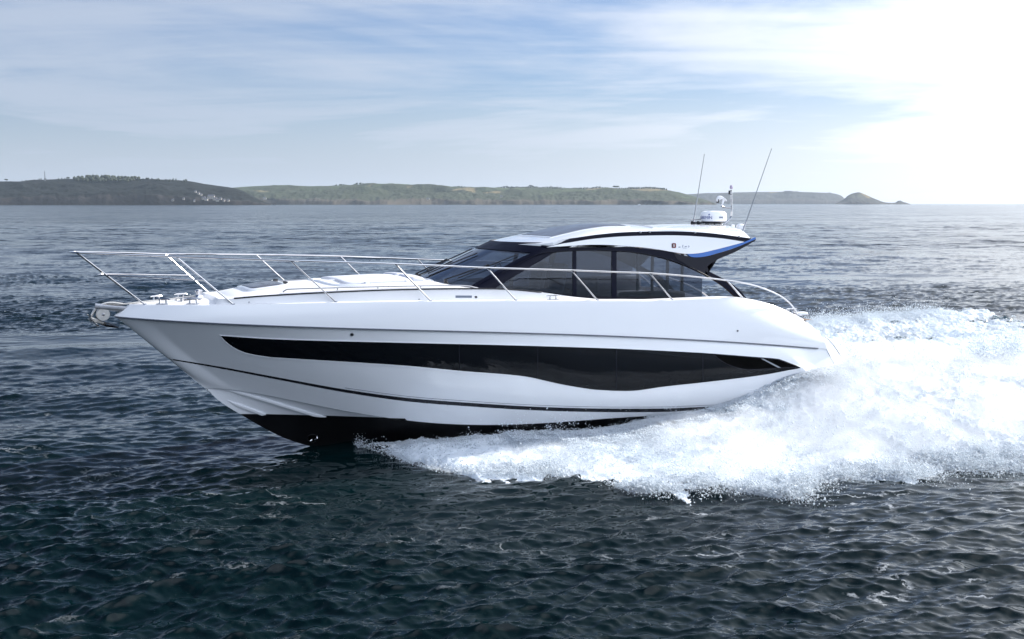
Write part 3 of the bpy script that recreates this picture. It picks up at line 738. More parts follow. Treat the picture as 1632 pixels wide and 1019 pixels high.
def patch(name, pts, surf, off, thick, m, parent, step=14, both_sides=True, fn=None):
    """a plate following the surface, its outline given in photo pixels, with real thickness; mirrored to starboard"""
    V, Fc, E = bisect_poly(pts, step); front = []; nor = []
    for u, v in V:
        p, n = surf.px(u, v); front.append(p + n * off); nor.append(n)
    obs = []
    for side in ((1, -1) if both_sides else (1,)):
        fv = [Vector((p.x, p.y * side, p.z)) for p in front]; nv = [Vector((n.x, n.y * side, n.z)) for n in nor]
        nn = len(fv); vs = fv + [p - n * thick for p, n in zip(fv, nv)] + []
        faces = []; ln = []
        for f in Fc:
            g = f if side == 1 else f[::-1]
            faces.append(tuple(g)); ln += [nv[i] for i in g]
            b = tuple(i + nn for i in g[::-1]); faces.append(b); ln += [-nv[i - nn] for i in b]
        for a, b in E:
            q = (b, a, a + nn, b + nn) if side == 1 else (a, b, b + nn, a + nn)
            fnm = (vs[q[1]] - vs[q[0]]).cross(vs[q[3]] - vs[q[0]])
            fnm = fnm.normalized() if fnm.length > 0 else Vector((0, 0, 1))
            faces.append(q); ln += [fnm] * 4
        me = bpy.data.meshes.new(name); me.from_pydata([tuple(v) for v in vs], [], faces); me.materials.append(m); me.update()
        if len(me.loops) == len(ln):
            me.polygons.foreach_set('use_smooth', [True] * len(me.polygons))
            me.normals_split_custom_set([tuple(x) for x in ln])
        o = bpy.data.objects.new(name, me); COL.objects.link(o); o.parent = parent; obs.append(o)
    return obs
def line_on(surf, px, w, off, name, m, parent, n=8, depth=None, fill=6):
    """thin rounded strip along a photo-traced line on a surface, both sides"""
    P = open_curve(px, fill)
    pts = []; 
    for u, v in P:
        p, nn = surf.px(u, v); pts.append(p + nn * off)
    mb = MB().tube(pts, w, n); return pair(mb, name, m, parent)
# ------------------------------------------------------------------ hull fittings
hg_top = [(350, 534.5, 1), (400, 538.2), (450, 540.8), (550, 543.8), (700, 547.3), (800, 549.6), (900, 552.5), (1000, 556), (1100, 561), (1135, 563.2), (1190, 567.5), (1235, 571), (1246, 573.5), (1262, 579.5), (1274, 584.5)]
hg_bot = [(1276, 586.5), (1272, 588.5), (1258, 591), (1220, 598), (1180, 603.5), (1120, 610.5), (1060, 617), (1020, 622.8), (990, 624.2), (960, 622.8), (940, 621), (900, 614.5), (870, 608), (840, 601.5), (800, 597.2), (733, 592), (650, 584), (550, 577.3), (450, 571.2), (430, 569.8), (400, 565), (380, 558.5), (362, 547)]
hgo = smooth_outline(hg_top + hg_bot, 4)
patch('hull_window', hgo, topS, 0.004, 0.012, M['hullglass'], yacht, 8)
# moulded reveal round the glass
def ring_on(surf, outline, off, w, name, m, parent, n=6):
    pts = [surf.px(u, v) for u, v in outline]; pts = [p + nn * off for p, nn in pts]; pts.append(pts[0]); pts.append(pts[1])
    return pair(MB().tube(pts, w, n, cap=False), name, m, parent)
ring_on(topS, hgo, 0.0, 0.011, 'window_reveal', M['gel'], yacht)
for u0, v0, v1 in ((732, 548.6, 590.5), (857, 551.6, 603.5), (982, 555.6, 622.0), (1120, 562.6, 608.5)):
    patch('window_joint', [(u0 - .5, v0), (u0 + .5, v0), (u0 + .5, v1), (u0 - .5, v1)], topS, 0.0080, 0.004, M['frame'], yacht, 8)
vent = smooth_outline([(1136, 564.6, 1), (1180, 568.3), (1234, 572.8), (1247, 576), (1272, 584.8), (1255, 586.0), (1225, 587.5), (1205, 589), (1185, 588.3), (1165, 583), (1150, 575.5)], 4)
patch('engine_vent', vent, topS, 0.0100, 0.004, M['vent'], yacht, 6)
ring_on(topS, vent, 0.010, 0.008, 'vent_rim', M['frame'], yacht)
patch('vent_fin', [(1212, 571.8), (1216, 571.8), (1244, 586), (1240, 586.6)], topS, 0.013, 0.010, M['grey'], yacht, 8)
# boot stripe with its fine pinstripe, rubbing strip at the knuckle
bs_u = [(269, 571.5), (350, 584.5), (450, 603), (550, 621), (650, 634.5), (750, 642.3), (850, 648.3), (950, 651.3), (1050, 651.5), (1100, 649.8), (1170, 646.5), (1240, 641)]
bs_l = [(1240, 644), (1170, 650), (1100, 654.4), (1050, 656.8), (950, 656.8), (850, 654), (750, 648), (650, 640), (550, 625.5), (450, 606.5), (350, 587.2), (272, 573.5)]
patch('boot_stripe', smooth_outline([bs_u[0] + (1,)] + bs_u[1:-1] + [bs_u[-1] + (1,)] + [bs_l[0] + (1,)] + bs_l[1:-1] + [bs_l[-1] + (1,)], 4), topS, 0.003, 0.006, M['stripe'], yacht, 18)
ps_px = [(u, v - 2.6) for u, v in bs_u[3:]]
line_on(topS, ps_px, 0.004, 0.002, 'pinstripe', M['rub'], yacht, 5)
rp = [Vector((p.x, p.y - 0.004, p.z - 0.010)) for p in rowsB[1:-2]]
pair(MB().tube(rp, 0.013, 8), 'rub_rail', M['rub'], yacht)
# spray rails on the forefoot
srs = Surf([p for r in bottom_rows for p in r], [(i * 15 + j, i * 15 + j + 1, (i + 1) * 15 + j + 1, (i + 1) * 15 + j) for i in range(NT) for j in range(14)])
for px in ([(350, 614), (380, 623), (420, 635), (460, 647), (500, 659), (520, 664)], [(362, 638), (385, 646), (410, 655), (424, 660)]):
    a = []; P = open_curve(px, 5)
    rws = []
    for k, (u, v) in enumerate(P):
        p, nn = srs.px(u, v); q = k / (len(P) - 1); w = 0.034 * min(1, q * 4 + .05) * min(1, (1 - q) * 4 + .2)
        d = Vector((0, -1, 0.15)).normalized()
        rws.append([p + nn * .001, p + d * w * .8 + Vector((0, 0, -w * .1)), p + d * w * .9 + Vector((0, 0, -w * .6)), p + nn * .001 + Vector((0, 0, -w * 1.9))])
    pair(MB().grid(rws), 'spray_rail', M['gel'], yacht, auto=50)
def disc_on(surf, u, v, r, name, m, parent, off=0.004, h=0.006, n=16, ringm=None):
    p, nn = surf.px(u, v); q = nn.to_track_quat('Z', 'Y').to_matrix()
    o = pair(MB().lathe(p + nn * off, [(0, h), (r * .85, h), (r, h * .4), (r, -h)], n, q), name, m, parent)
    if ringm:
        pair(MB().lathe(p + nn * off, [(r * .98, h * .3), (r * 1.05, h * 1.3), (r * 1.35, h * .9), (r * 1.42, -h)], n, q), 'vent_ring', ringm, o)
    return o
disc_on(topS, 561, 533.3, .026, 'hull_drain', M['darkplastic'], yacht, ringm=M['dull'])
disc_on(topS, 1175.5, 527.5, .017, 'hull_drain', M['darkplastic'], yacht, ringm=M['dull'])
disc_on(topS, 1068, 651.5, .020, 'hull_drain', M['dull'], yacht, off=0.010)
patch('name_plate', [(1232, 629), (1246, 628.6), (1246, 628.0 + 1.4), (1232, 630.6)], topS, .003, .004, M['inkgrey'], yacht, 8)
patch('name_plate', [(1250, 629.4), (1271, 627.0), (1271, 628.0), (1250, 630.4)], topS, .003, .004, M['inkgrey'], yacht, 8)
line_on(topS, [(1185, 622.5), (1215, 619.6), (1245, 616), (1278, 610)], 0.005, 0.001, 'mould_line', M['gel'], yacht, 5)
# bow thruster tunnel in the black bottom
p, nn = srs.px(498, 699); q = nn.to_track_quat('Z', 'Y').to_matrix()
bt = pair(MB().lathe(p + nn * .004, [(.085, -.01), (.095, .012), (.11, .012), (.12, -.01)], 24, q), 'thruster_ring', M['black'], yacht)
pair(MB().lathe(p + nn * .002, [(0, -.0), (.085, .0)], 24, q), 'thruster_tunnel', M['vent'], bt)
pair(MB().tube([p + nn * .03 + Vector((-.05, 0, -.03)), p + nn * .03 + Vector((-.01, 0, -.01))], [.014, .02], 8), 'propeller', M['steel'], bt)
p2, n2 = srs.px(503, 696)
pair(MB().tube([p2 + n2 * .02 + Vector((-.02, 0, -.05)), p2 + n2 * .03 + Vector((.03, 0, -.02)), p2 + n2 * .02 + Vector((.03, 0, .04))], [.012, .02, .010], 8), 'propeller_blade', M['steel'], bt)
# ------------------------------------------------------------------ deck, coachroof
Tz = itp(*zip(*[PL(u, v, -l) for u, v, l in [(338, 478, .95), (372, 476.3, 1.0), (420, 472, 1.15), (500, 467.5, 1.35), (600, 463, 1.5), (700, 460.8, 1.58), (800, 461, 1.62), (865, 466.5, 1.66), (920, 474, 1.7), (1000, 478.8, 1.7)]] + [(15, 2.8)]))
HT = lambda s: max(0.0, min(HBA(s) - 0.10, itp([0, 1.2, 1.9, 3, 4, 5, 6.5, 8, 9, 12, 14.6], [0, .55, .95, 1.2, 1.4, 1.52, 1.62, 1.68, 1.72, 1.72, 1.45])(s)))
Kz = itp(*zip(*[PL(u, v, .35) for u, v in [(215, 485), (250, 481), (300, 475.5), (340, 470.5), (356, 464), (400, 455.5), (450, 449.5), (500, 446.3), (550, 443), (600, 440.5), (640, 441.5), (680, 446), (720, 452)]]))
SE = 7.4
def deckrow(s, n=14):
    za = Az(max(s, As0)); wa = HBA(s); wt = HT(s); zt = max(Tz(s), za + 0.004) if s > 1.7 else za + 0.01
    zk = max(Kz(s), zt + .005)
    r = [Vector((s, -wa, za)), Vector((s, -(wa - .035), za + .016)), Vector((s, -(wt + .06) if wt + .06 < wa - .04 else -(wa - .05), za + .012))]
    r.append(Vector((s, -wt, zt)))
    for j in range(1, n + 1):
        k = j / n; y = wt * (1 - k); r.append(Vector((s, -y, zt + (zk - zt) * (1 - (1 - k) ** 2.6))))
    return r
ss = [As0 + .01 + (SE - As0) * (i / 110) for i in range(111)]
dk = MB().grid([deckrow(s) for s in ss])
# coachroof is cut back under the windscreen; side decks run aft
sd_ = MB().grid([[Vector((s, -HBA(s), Az(s))), Vector((s, -(HBA(s) - .035), Az(s) + .016)), Vector((s, -(HT(s) + .05), Az(s) + .014)), Vector((s, -HT(s), max(Tz(s), Az(s) + .02) if s < 9.6 else Az(s) + .02)), Vector((s, -HT(s) + .05, max(Tz(s), Az(s) + .02) if s < 9.6 else Az(s) + .02)), Vector((s, -HT(s) + .06, 2.2))] for s in [SE + i * (14.7 - SE) / 70 for i in range(71)]])
deck = both(dk).add(both(sd_).v, both(sd_).f)
welded(deck).build('deck', M['deckw'], yacht, auto=40)
welded(both(MB().grid([[Vector((s, -1.62, 2.25)), Vector((s, 0, 2.27))] for s in (6.9, 14.8)]))).build('cockpit_floor', M['floor'], yacht)
welded(both(MB().grid([[Vector((SE, -1.6, 2.25)), Vector((SE, -1.6, 3.15))], [Vector((SE, 0, 2.25)), Vector((SE, 0, 3.3))]]))).build('bulkhead', M['interior'], yacht)
# black line along the coachroof side, with the grab rail above it
dS = Surf(dk.v + sd_.v, dk.f + [tuple(i + len(dk.v) for i in f) for f in sd_.f])
line_on(dS, [(373, 476.2), (420, 472.3), (500, 467.7), (600, 463.2), (700, 461), (800, 461.2), (866, 466.6)], .014, .008, 'coachroof_stripe', M['stripe'], yacht)
gr = [(457, 467.5), (461, 464.6), (470, 462.6), (530, 459.8), (600, 457.2), (680, 455.2), (735, 455.0), (752, 457.6), (760, 459.8)]
pts = []
for k, (u, v) in enumerate(open_curve(gr, 5)):
    s_, z_ = PL(u, v, -1.38); p = Vector((s_, -HT(s_) + .10, z_)); pts.append(p)
g_ = pair(MB().tube(pts, .013, 8), 'grab_rail', M['dull'], yacht)
for u, v in ((540, 459.5), (602, 457.2), (668, 455.4)):
    s_, z_ = PL(u, v, -1.38); y_ = -HT(s_) + .10
    pair(MB().tube([(s_, y_, z_), (s_, y_, z_ - .10)], .010, 8), 'rail_foot', M['dull'], g_)
# foredeck hatch, sun pad well
def deckz(s, y):
    r = deckrow(s); ys = [-p.y for p in r]; zs = [p.z for p in r]; o = np.argsort(ys); return float(np.interp(abs(y), np.array(ys)[o], np.array(zs)[o]))
def deck_plate(name, s0, s1, y0, y1, h, m, parent, rad=0.06, rise=0.02, n=14, tilt=0.0):
    mb = MB(); cnt = 40; cs, cy_ = (s0 + s1) / 2, (y0 + y1) / 2; a, b = (s1 - s0) / 2, (y1 - y0) / 2
    def ringp(k, dz):
        r = []
        for i in range(cnt):
            t = 2 * math.pi * i / cnt; c, s_ = math.cos(t), math.sin(t); e = 0.32
            x = cs + (a - k) * math.copysign(abs(c) ** e, c); y = cy_ + (b - k) * math.copysign(abs(s_) ** e, s_)
            r.append(Vector((x, y, deckz(x, y) + dz)))
        return r
    rings = [ringp(0, -.02), ringp(0, h * .6), ringp(rise * .4, h * .9), ringp(rise, h)]
    for k in (.25, .5, .75, .97): rings.append(ringp(rise + (min(a, b) - rise) * k, h * (1 + .05 * k)))
    mb.grid(rings, True); return mb.build(name, m, parent)
hatch = deck_plate('foredeck_hatch', 2.35, 3.15, -.62, .62, .035, M['gel'], yacht)
deck_plate('hatch_glass', 2.43, 3.07, -.54, .54, .045, M['roofglass'], hatch)
for y in (-.45, -.35, .35, .45):
    s_ = 3.12; MB().box((s_, y, deckz(s_, y) + .055), (.07, .035, .035), bev=.008).build('hatch_hinge', M['darkplastic'], hatch)
for y0, y1 in ((-.98, -.04), (.04, .98)):
    p_ = deck_plate('sun_pad', 4.15, 5.55, y0, y1, .045, M['cushion'], yacht, rise=.04)
    deck_plate('headrest', 5.50, 5.80, y0 + .04, y1 - .04, .085, M['cushion'], p_, rise=.05)
# raised lip round the sun pad
lip = []
for i in range(60):
    t = 2 * math.pi * i / 59; c, s_ = math.cos(t), math.sin(t); x = 4.95 + 1.12 * math.copysign(abs(c) ** .45, c); y = 1.10 * math.copysign(abs(s_) ** .45, s_)
    lip.append(Vector((x, y, deckz(x, y) + .005)))
MB().tube(lip, .030, 8).build('sun_pad_lip', M['gel'], yacht)
for y in (-1.02, 1.02):
    for x, w in ((4.55, .10), (5.35, .05)):
        c_ = MB().lathe((x, y, deckz(x, y) + .03), [(0, .012), (w * .5, .012), (w * .55, .0), (w * .55, -.03)], 18).build('cup_holder', M['steel'], yacht)
# ------------------------------------------------------------------ cabin shell surface (used to lay frames and glass on)
def wz(z):
    return float(np.interp(z, [2.6, 3.2, 3.9, 4.2, 4.5], [1.60, 1.55, 1.37, 1.30, 1.22]))
def waft(s, z): return wz(z) * (1 - 0.10 * float(sstep(s, 10.5, 15)))
_n1, _n2 = PL(668, 442, .4), PL(773, 390, .4)
def nose(z): return _n1[0] + (_n2[0] - _n1[0]) * (z - _n1[1]) / (_n2[1] - _n1[1]) - .05
def Ln(z): return 1.22 - .22 * (z - 3.2)
def shell(phi, z):
    w = wz(z); return Vector((nose(z) + Ln(z) * (1 - math.cos(phi)), w * math.sin(phi), z))
zz = [2.5 + i * (4.45 - 2.5) / 44 for i in range(45)]
rows = []
for z in zz:
    r = [shell(math.radians(a), z) for a in range(0, -90, -3)]
    s0 = nose(z) + Ln(z)
    for k in range(50):
        s = s0 + (15.2 - s0) * k / 49; r.append(Vector((s, -waft(s, z), z)))
    rows.append(r)
cab = MB().grid(rows); cabS = Surf(cab.v, cab.f)
# windscreen: wraps from pillar to pillar
def ztop(phi): return 3.905 - .055 * (abs(phi) / 1.2) ** 2
def zbot(phi): return 3.26 - .10 * (abs(phi) / 1.2) ** 2
PH0 = math.radians(66)
def shell_patch(name, phs, z0f, z1f, m, parent, off=0.0, th=.012, nz=16):
    mb = MB(); rf, rb = [], []
    for ph in phs:
        a, b = [], []
        for j in range(nz + 1):
            z = z0f(ph) + (z1f(ph) - z0f(ph)) * j / nz; p = shell(ph, z)
            n = (shell(ph + .01, z) - shell(ph - .01, z)).cross(shell(ph, z + .01) - shell(ph, z - .01)).normalized()
            if n.x > 0 and abs(ph) < 1.2: n = -n
            if n.y * ph < 0 and abs(ph) >= 1.2: n = -n
            a.append(p + n * off); b.append(p + n * (off - th))
        rf.append(a); rb.append(b)
    mb.grid(rf); mb.grid(rb); mb.grid([rf[0], rb[0]]); mb.grid([rf[-1], rb[-1]]); mb.grid([[r[0] for r in rf], [r[0] for r in rb]]); mb.grid([[r[-1] for r in rf], [r[-1] for r in rb]])
    return mb.build(name, m, parent, auto=50)
fr_ = [PH0 * (i / 20 - 1) for i in range(41)]
shell_patch('windscreen', fr_, zbot, ztop, M['screen'], yacht)
for a, b in ((-90, -66), (66, 90)):
    shell_patch('windscreen_pillar', [math.radians(a + (b - a) * i / 10) for i in range(11)], lambda p: 3.08, lambda p: 4.03, M['navy'], yacht, .008, .05)
shell_patch('windscreen_visor', [PH0 * 1.36 * (i / 24 - 1) for i in range(49)], lambda p: ztop(p) - .004, lambda p: 4.05, M['navy'], yacht, .012, .05, 6)
shell_patch('windscreen_base', [PH0 * (i / 20 - 1) for i in range(41)], lambda p: 3.10, lambda p: zbot(p) + .012, M['stripe'], yacht, .010, .04, 6)
# dashboard and seats seen through the glass
dash = [[Vector((nose(z) + .12 + Ln(z) * (1 - math.cos(p)) , wz(z) * .93 * math.sin(p), z)) for z in (2.95, 3.10)] + [Vector((8.0, 1.35 * math.sin(p), 3.12)), Vector((8.05, 1.35 * math.sin(p), 2.4))] for p in [math.radians(a) for a in range(-75, 76, 10)]]
MB().grid(dash).build('dashboard', M['interior'], yacht)
def seat(x, y, w, m=M['seat']):
    b = MB().box((x, y, 2.95), (.5, w, .16), bev=.04).build('helm_seat', m, yacht)
    R = Matrix.Rotation(math.radians(-12), 3, 'Y').transposed()
    MB().box((x + .27, y, 3.28), (.13, w, .62), R, .045).build('seat_back', m, b)
    MB().box((x + .02, y, 2.6), (.22, w * .5, .7), bev=.03).build('seat_base', M['interior'], b)
seat(8.75, .62, .6); seat(8.75, -.35, .6)
MB().tube([(8.02 + .10 * math.cos(a) * .5, .62 + .19 * math.sin(a), 3.38 + .19 * math.cos(a)) for a in [2 * math.pi * i / 24 for i in range(25)]], .014, 6, cap=False).build('steering_wheel', M['darkplastic'], yacht)
MB().box((9.9, 1.12, 2.72), (1.5, .55, .9), bev=.04).build('galley_unit', M['interior'], yacht)
so_ = MB().box((11.2, .75, 2.62), (1.6, 1.1, .42), bev=.06).build('saloon_sofa', M['seat'], yacht)
MB().box((11.2, 1.28, 2.95), (1.6, .18, .45), bev=.06).build('sofa_back', M['seat'], so_)
MB().box((10.9, -1.1, 2.62), (1.4, .5, .7), bev=.05).build('galley_unit', M['interior'], yacht)
for y_ in (-.95, -.35, .3, .95):
    MB().box((11.75, y_, 3.25), (.05, .07, 1.7), bev=.01).build('saloon_door_post', M['darkplastic'], yacht)
MB().box((11.75, 0, 3.98), (.05, 2.0, .10), bev=.01).build('saloon_door_head', M['darkplastic'], yacht)
MB().box((9.6, .95, 3.42), (.30, .18, .10), bev=.02).build('chart_display', M['plastic'], yacht)
# ------------------------------------------------------------------ cabin side: panes, arch, mullions, white panel
arch_in = [(752, 461), (790, 440), (817, 425), (838, 413.5), (858, 406.5), (880, 402.8), (905, 400.8), (940, 399.6), (980, 400.6), (1020, 404.3), (1060, 413), (1100, 427.5), (1135, 445), (1158, 461), (1172, 474)]
arch_out = [(1189, 476), (1178, 463), (1160, 449), (1130, 433.5), (1100, 418), (1085, 407), (1062, 401), (1040, 398.5), (1000, 393.8), (960, 391.8), (920, 392.5), (890, 394.5), (868, 398), (846, 405), (822, 416), (790, 434), (752, 456)]
patch('cabin_arch', smooth_outline([arch_in[0] + (1,)] + arch_in[1:-1] + [arch_in[-1] + (1,)] + [arch_out[0] + (1,)] + arch_out[1:-1] + [arch_out[-1] + (1,)], 3), cabS, .020, .06, M['navy'], yacht, 16)
line_on(cabS, [(800, 437.5), (822, 424.5), (842, 413.5), (860, 406.2), (880, 402.6), (905, 400.3), (940, 399.2), (980, 400.2), (1020, 404), (1060, 412.6), (1100, 427), (1135, 444.6)], .006, .024, 'arch_trim', M['frame'], yacht, 6)
def bot(u): return float(np.interp(u, [740, 790, 865, 920, 1000, 1045, 1100, 1150, 1190], [461, 463, 468.5, 476, 481.5, 482, 480, 478, 478]))
ai = itp([p[0] for p in arch_in], [p[1] for p in arch_in])
def pane(u0, u1, n=12):
    us = [u0 + (u1 - u0) * i / n for i in range(n + 1)]
    return [(u, ai(u) - 1.5) for u in us] + [(u, bot(u) + 3) for u in us[::-1]]
for u0, u1 in ((772, 914), (917, 977), (980, 1119)):
    patch('side_window', pane(u0, u1), cabS, 0.0, .008, M['tint'], yacht, 16)
for u0, u1 in ((912.5, 918.5), (974.5, 982.5)):
    patch('window_mullion', [(u0, ai(u0) - 1), (u1, ai(u1) - 1), (u1, bot(u1) + 3), (u0, bot(u0) + 3)], cabS, .008, .035, M['navy'], yacht, 12)
patch('window_sill', [(775, 459.5), (865, 464.5), (920, 471.5), (1000, 473.5), (1119, 473.5), (1119, 482), (1000, 485), (920, 480), (865, 471), (775, 464)], cabS, .004, .03, M['frame'], yacht, 14)
patch('white_side_panel', smooth_outline([(871, 396.2, 1), (900, 389.0), (930, 383.5), (960, 380), (1000, 377.3), (1060, 376), (1100, 377), (1150, 381), (1184, 386.3, 1), (1160, 393.2), (1125, 402), (1108, 404.8), (1092, 405.3), (1075, 403.2), (1050, 398.8), (1020, 394.8), (1000, 393.2), (960, 391), (920, 391.7)], 4), cabS, .040, .06, M['gel'], yacht, 14)
patch('roof_stripe', smooth_outline([(862, 393.5, 1), (880, 387.2), (930, 377.6), (965, 373.2), (1000, 370.6), (1060, 369.3), (1100, 370.2), (1140, 373.2), (1196, 380.5, 1), (1190, 385.5, 1), (1150, 380.2), (1100, 376.4), (1060, 375.4), (1000, 376.8), (960, 379.3), (930, 382.8), (900, 388.2), (871, 396.5, 1)], 4), cabS, .030, .06, M['navy'], yacht, 14)
patch('blue_wing_reflection', smooth_outline([(1094, 405.6, 1), (1110, 404.9), (1125, 402.2), (1160, 393.4), (1184, 386.6), (1202, 378.5, 1), (1203.5, 381.5, 1), (1170, 395.6), (1130, 407.8), (1112, 410.8), (1100, 410.0)], 4), cabS, .034, .05, M['blue'], yacht, 12)  # blue gloss strip painted in for a reflection below the white panel
patch('wing_support', smooth_outline([(1072, 403.4, 1), (1098, 409.8), (1112, 411), (1130, 408), (1170, 395.8), (1203.5, 381.8, 1), (1203, 384, 1), (1172, 401.5), (1146, 412.5), (1132, 420.5), (1124, 428), (1121, 433.5), (1126, 439.5, 1), (1100, 426), (1078, 414, 1)], 4), cabS, .026, .07, M['frame'], yacht, 12)
# ------------------------------------------------------------------ hardtop
Rz = itp(*zip(*[PL(u, v, -1.33) for u, v in [(862, 392.5), (880, 386.8), (930, 377.2), (1000, 370.4), (1060, 369), (1140, 372.9), (1198, 380.3)]]))
RCz = itp(*zip(*[PL(u, v, float(np.interp(u, [780, 870, 960], [.9, .8, .2]))) for u, v in [(765, 387.5), (800, 380), (817, 376.8), (849, 369.3), (885, 361.8), (934, 357), (980, 357.6), (1020, 361), (1075, 358.8), (1120, 358.9), (1160, 362.3), (1190, 368), (1203, 374)]]))
def rooff(s, f):
    m = abs(f) ** (4.0 - 1.2 * float(sstep(s, 8.6, 10.4))); return RCz(s) * (1 - m) + (Rz(s)) * m
def wr(s): return waft(s, Rz(s)) + .012
def roofpt(i, f, dz=0.0):
    s0 = nose(4.03) - .04 + Ln(4.03) * (1 - math.sqrt(max(0, 1 - (.955 * f) ** 2))); s1 = 13.42 - .10 * f * f
    s = s0 + (s1 - s0) * i; return Vector((s, wr(s) * f, rooff(s, f) + dz))
fs_ = [math.sin(math.pi / 2 * (k / 20 - 1)) if False else (k / 20 - 1) for k in range(41)]
top_ = [[roofpt(i / 70, f) for f in fs_] for i in range(71)]; bot_ = [[roofpt(i / 70, f, -.06 - .0 * abs(f)) for f in fs_] for i in range(71)]
rf = MB().grid(top_)
k_ = len(rf.v)
rf.grid([r[::-1] for r in bot_])
rf.grid([[a, b] for a, b in zip([r[0] for r in top_], [r[0] for r in bot_])]); rf.grid([[b, a] for a, b in zip([r[-1] for r in top_], [r[-1] for r in bot_])])
rf.grid([top_[0], bot_[0]]); rf.grid([bot_[-1], top_[-1]])
rf.build('hardtop', M['gel'], yacht, auto=45)
def roof_plate(name, s0, s1, y0, y1, dz, th, m, parent):
    def P_(s, y): return Vector((s, y, rooff(s, y / wr(s)) + dz))
    n = 16; T_ = [[P_(s0 + (s1 - s0) * i / n + 0, y0 + (y1 - y0) * j / n) for j in range(n + 1)] for i in range(n + 1)]
    B_ = [[p - Vector((0, 0, th)) for p in r] for r in T_]
    mb = MB().grid(T_); mb.grid([r[::-1] for r in B_]); mb.grid([[a, b] for a, b in zip([r[0] for r in T_], [r[0] for r in B_])]); mb.grid([[b, a] for a, b in zip([r[-1] for r in T_], [r[-1] for r in B_])]); mb.grid([T_[0], B_[0]]); mb.grid([B_[-1], T_[-1]])
    return mb.build(name, m, parent, auto=40)
sr = roof_plate('sunroof', 8.66, 10.42, -.78, .72, .016, .03, M['roofglass'], yacht)
roof_plate('sunroof_frame', 8.58, 10.50, -.85, .79, .010, .03, M['gel'], sr)
roof_plate('aft_pod', 11.0, 13.25, -.95, .95, .022, .05, M['gel'], yacht)
for u, v in ((1019, 371), (1034, 370.5), (1106, 371.5), (1176, 378)):
    p, nn = cabS.px(u, v); pair(MB().box(p + nn * .04, (.05, .03, .04), bev=.008), 'roof_clip', M['dull'], yacht)
# wipers
def wiper(base, elbow, blade0, blade1):
    a = MB(); 
    def q(ph, z, o): 
        ph = math.radians(ph); p = shell(ph, z); n = (shell(ph + .01, z) - shell(ph - .01, z)).cross(shell(ph, z + .01) - shell(ph, z - .01)).normalized(); n = -n if n.x > 0 else n
        return p + n * o
    w = MB().tube([q(*base, .02), q(*base, .07), q(*elbow, .06)], .014, 6).build('wiper', M['darkplastic'], yacht)
    MB().tube([q(*blade0, .03), q((blade0[0] + blade1[0]) / 2, (blade0[1] + blade1[1]) / 2, .035), q(*blade1, .03)], .012, 6).build('wiper_blade', M['darkplastic'], w)
    MB().lathe(q(*base, .02), [(0, .05), (.035, .05), (.04, -.04)], 12).build('wiper_hub', M['darkplastic'], w)
wiper((40, 3.29), (28, 3.62), (34, 3.40), (22, 3.86)); wiper((8, 3.31), (-2, 3.60), (4, 3.38), (-10, 3.80)); wiper((-36, 3.28), (-50, 3.58), (-42, 3.34), (-57, 3.80))
# ------------------------------------------------------------------ rails
HR = itp([-.85, -.5, -.1, .3, .7, 1.0, 2, 3, 4.8, 6.6, 9, 12, 13.5, 14.3, 14.8], [.20, .29, .40, .50, .60, .68, 1.08, 1.44, 1.80, 1.95, 1.99, 1.93, 1.83, 1.66, 1.5])
def railpts(px, fill=6, hr=HR):
    P = open_curve(px, fill)
    return [Vector((lambda q: (q[0], -hr(q[0]), q[1]))(PH(u, v, hr))) for u, v in P]
tr = [(123, 403), (160, 404.6), (200, 406.2), (281, 409.4), (370, 412.4), (463, 415.6), (550, 418.2), (630, 420.8), (700, 423.6), (776, 427), (850, 429.2), (910, 431), (980, 433.6), (1035, 435.6), (1100, 440.6), (1158, 447), (1200, 454.5), (1235, 467.5), (1257, 482), (1272, 500)]
RP = railpts(tr)
tip = PL(112, 402.8, 0); z0 = RP[0].z
nosep = [Vector((tip[0], 0, z0)) + Vector(((RP[0].x - tip[0]) * (y / -RP[0].y) ** 2.2, -y, 0)) for y in [-RP[0].y * q for q in (0, .2, .4, .6, .8, .93)]]
full = RP[::-1] + nosep[::-1]; full = full + [Vector((p.x, -p.y, p.z)) for p in full[::-1][1:]]
MB().tube(full, .0165, 8).build('top_rail', M['steel'], yacht)
feet = [((123, 403), (231, 486)), ((281, 409.5), (372, 485.5)), ((463, 415.8), (535, 483)), ((630, 421), (686, 479.5)), ((776, 427), (822, 479)), ((910, 431), (952, 479.5)), ((1035, 435.8), (1071, 478)), ((1158, 447), (1184, 476))]
HF = lambda s: max(.06, HBA(s) - .055)
legs = []
for (a, b) in feet:
    s0, z0_ = PH(*a, HR); s1, z1_ = PH(*b, HF); p0 = Vector((s0, -HR(s0), z0_)); p1 = Vector((s1, -HF(s1), Az(max(s1, As0)) + .01)); legs.append((p0, p1))
    for sg in (1, -1):
        m_ = Matrix.Diagonal((1, sg, 1)); r_ = .019 if a[0] == 1158 else .0145
        st_ = MB().tube([m_ @ p0, m_ @ p1], r_, 8).build('stanchion', M['steel'], yacht)
        MB().lathe(m_ @ p1, [(.0, .016), (.026, .016), (.040, .004), (.042, -.012)], 14).build('stanchion_base', M['steel'], st_)
# short intermediate rail at the bow
def on_leg(k, v):
    p0, p1 = legs[k]; t = v; return p0.lerp(p1, t)
m0, m1 = on_leg(0, .43), on_leg(1, .49)
mt = PL(157, 439, 0); mr = [m1, m0, Vector((mt[0] + .03, -.16, m0.z)), Vector((mt[0], -.08, m0.z)), Vector((mt[0] - .01, 0, m0.z))]
mr = mr + [Vector((p.x, -p.y, p.z)) for p in mr[::-1][1:]]; MB().tube(mr, .0125, 8).build('mid_rail', M['steel'], yacht)
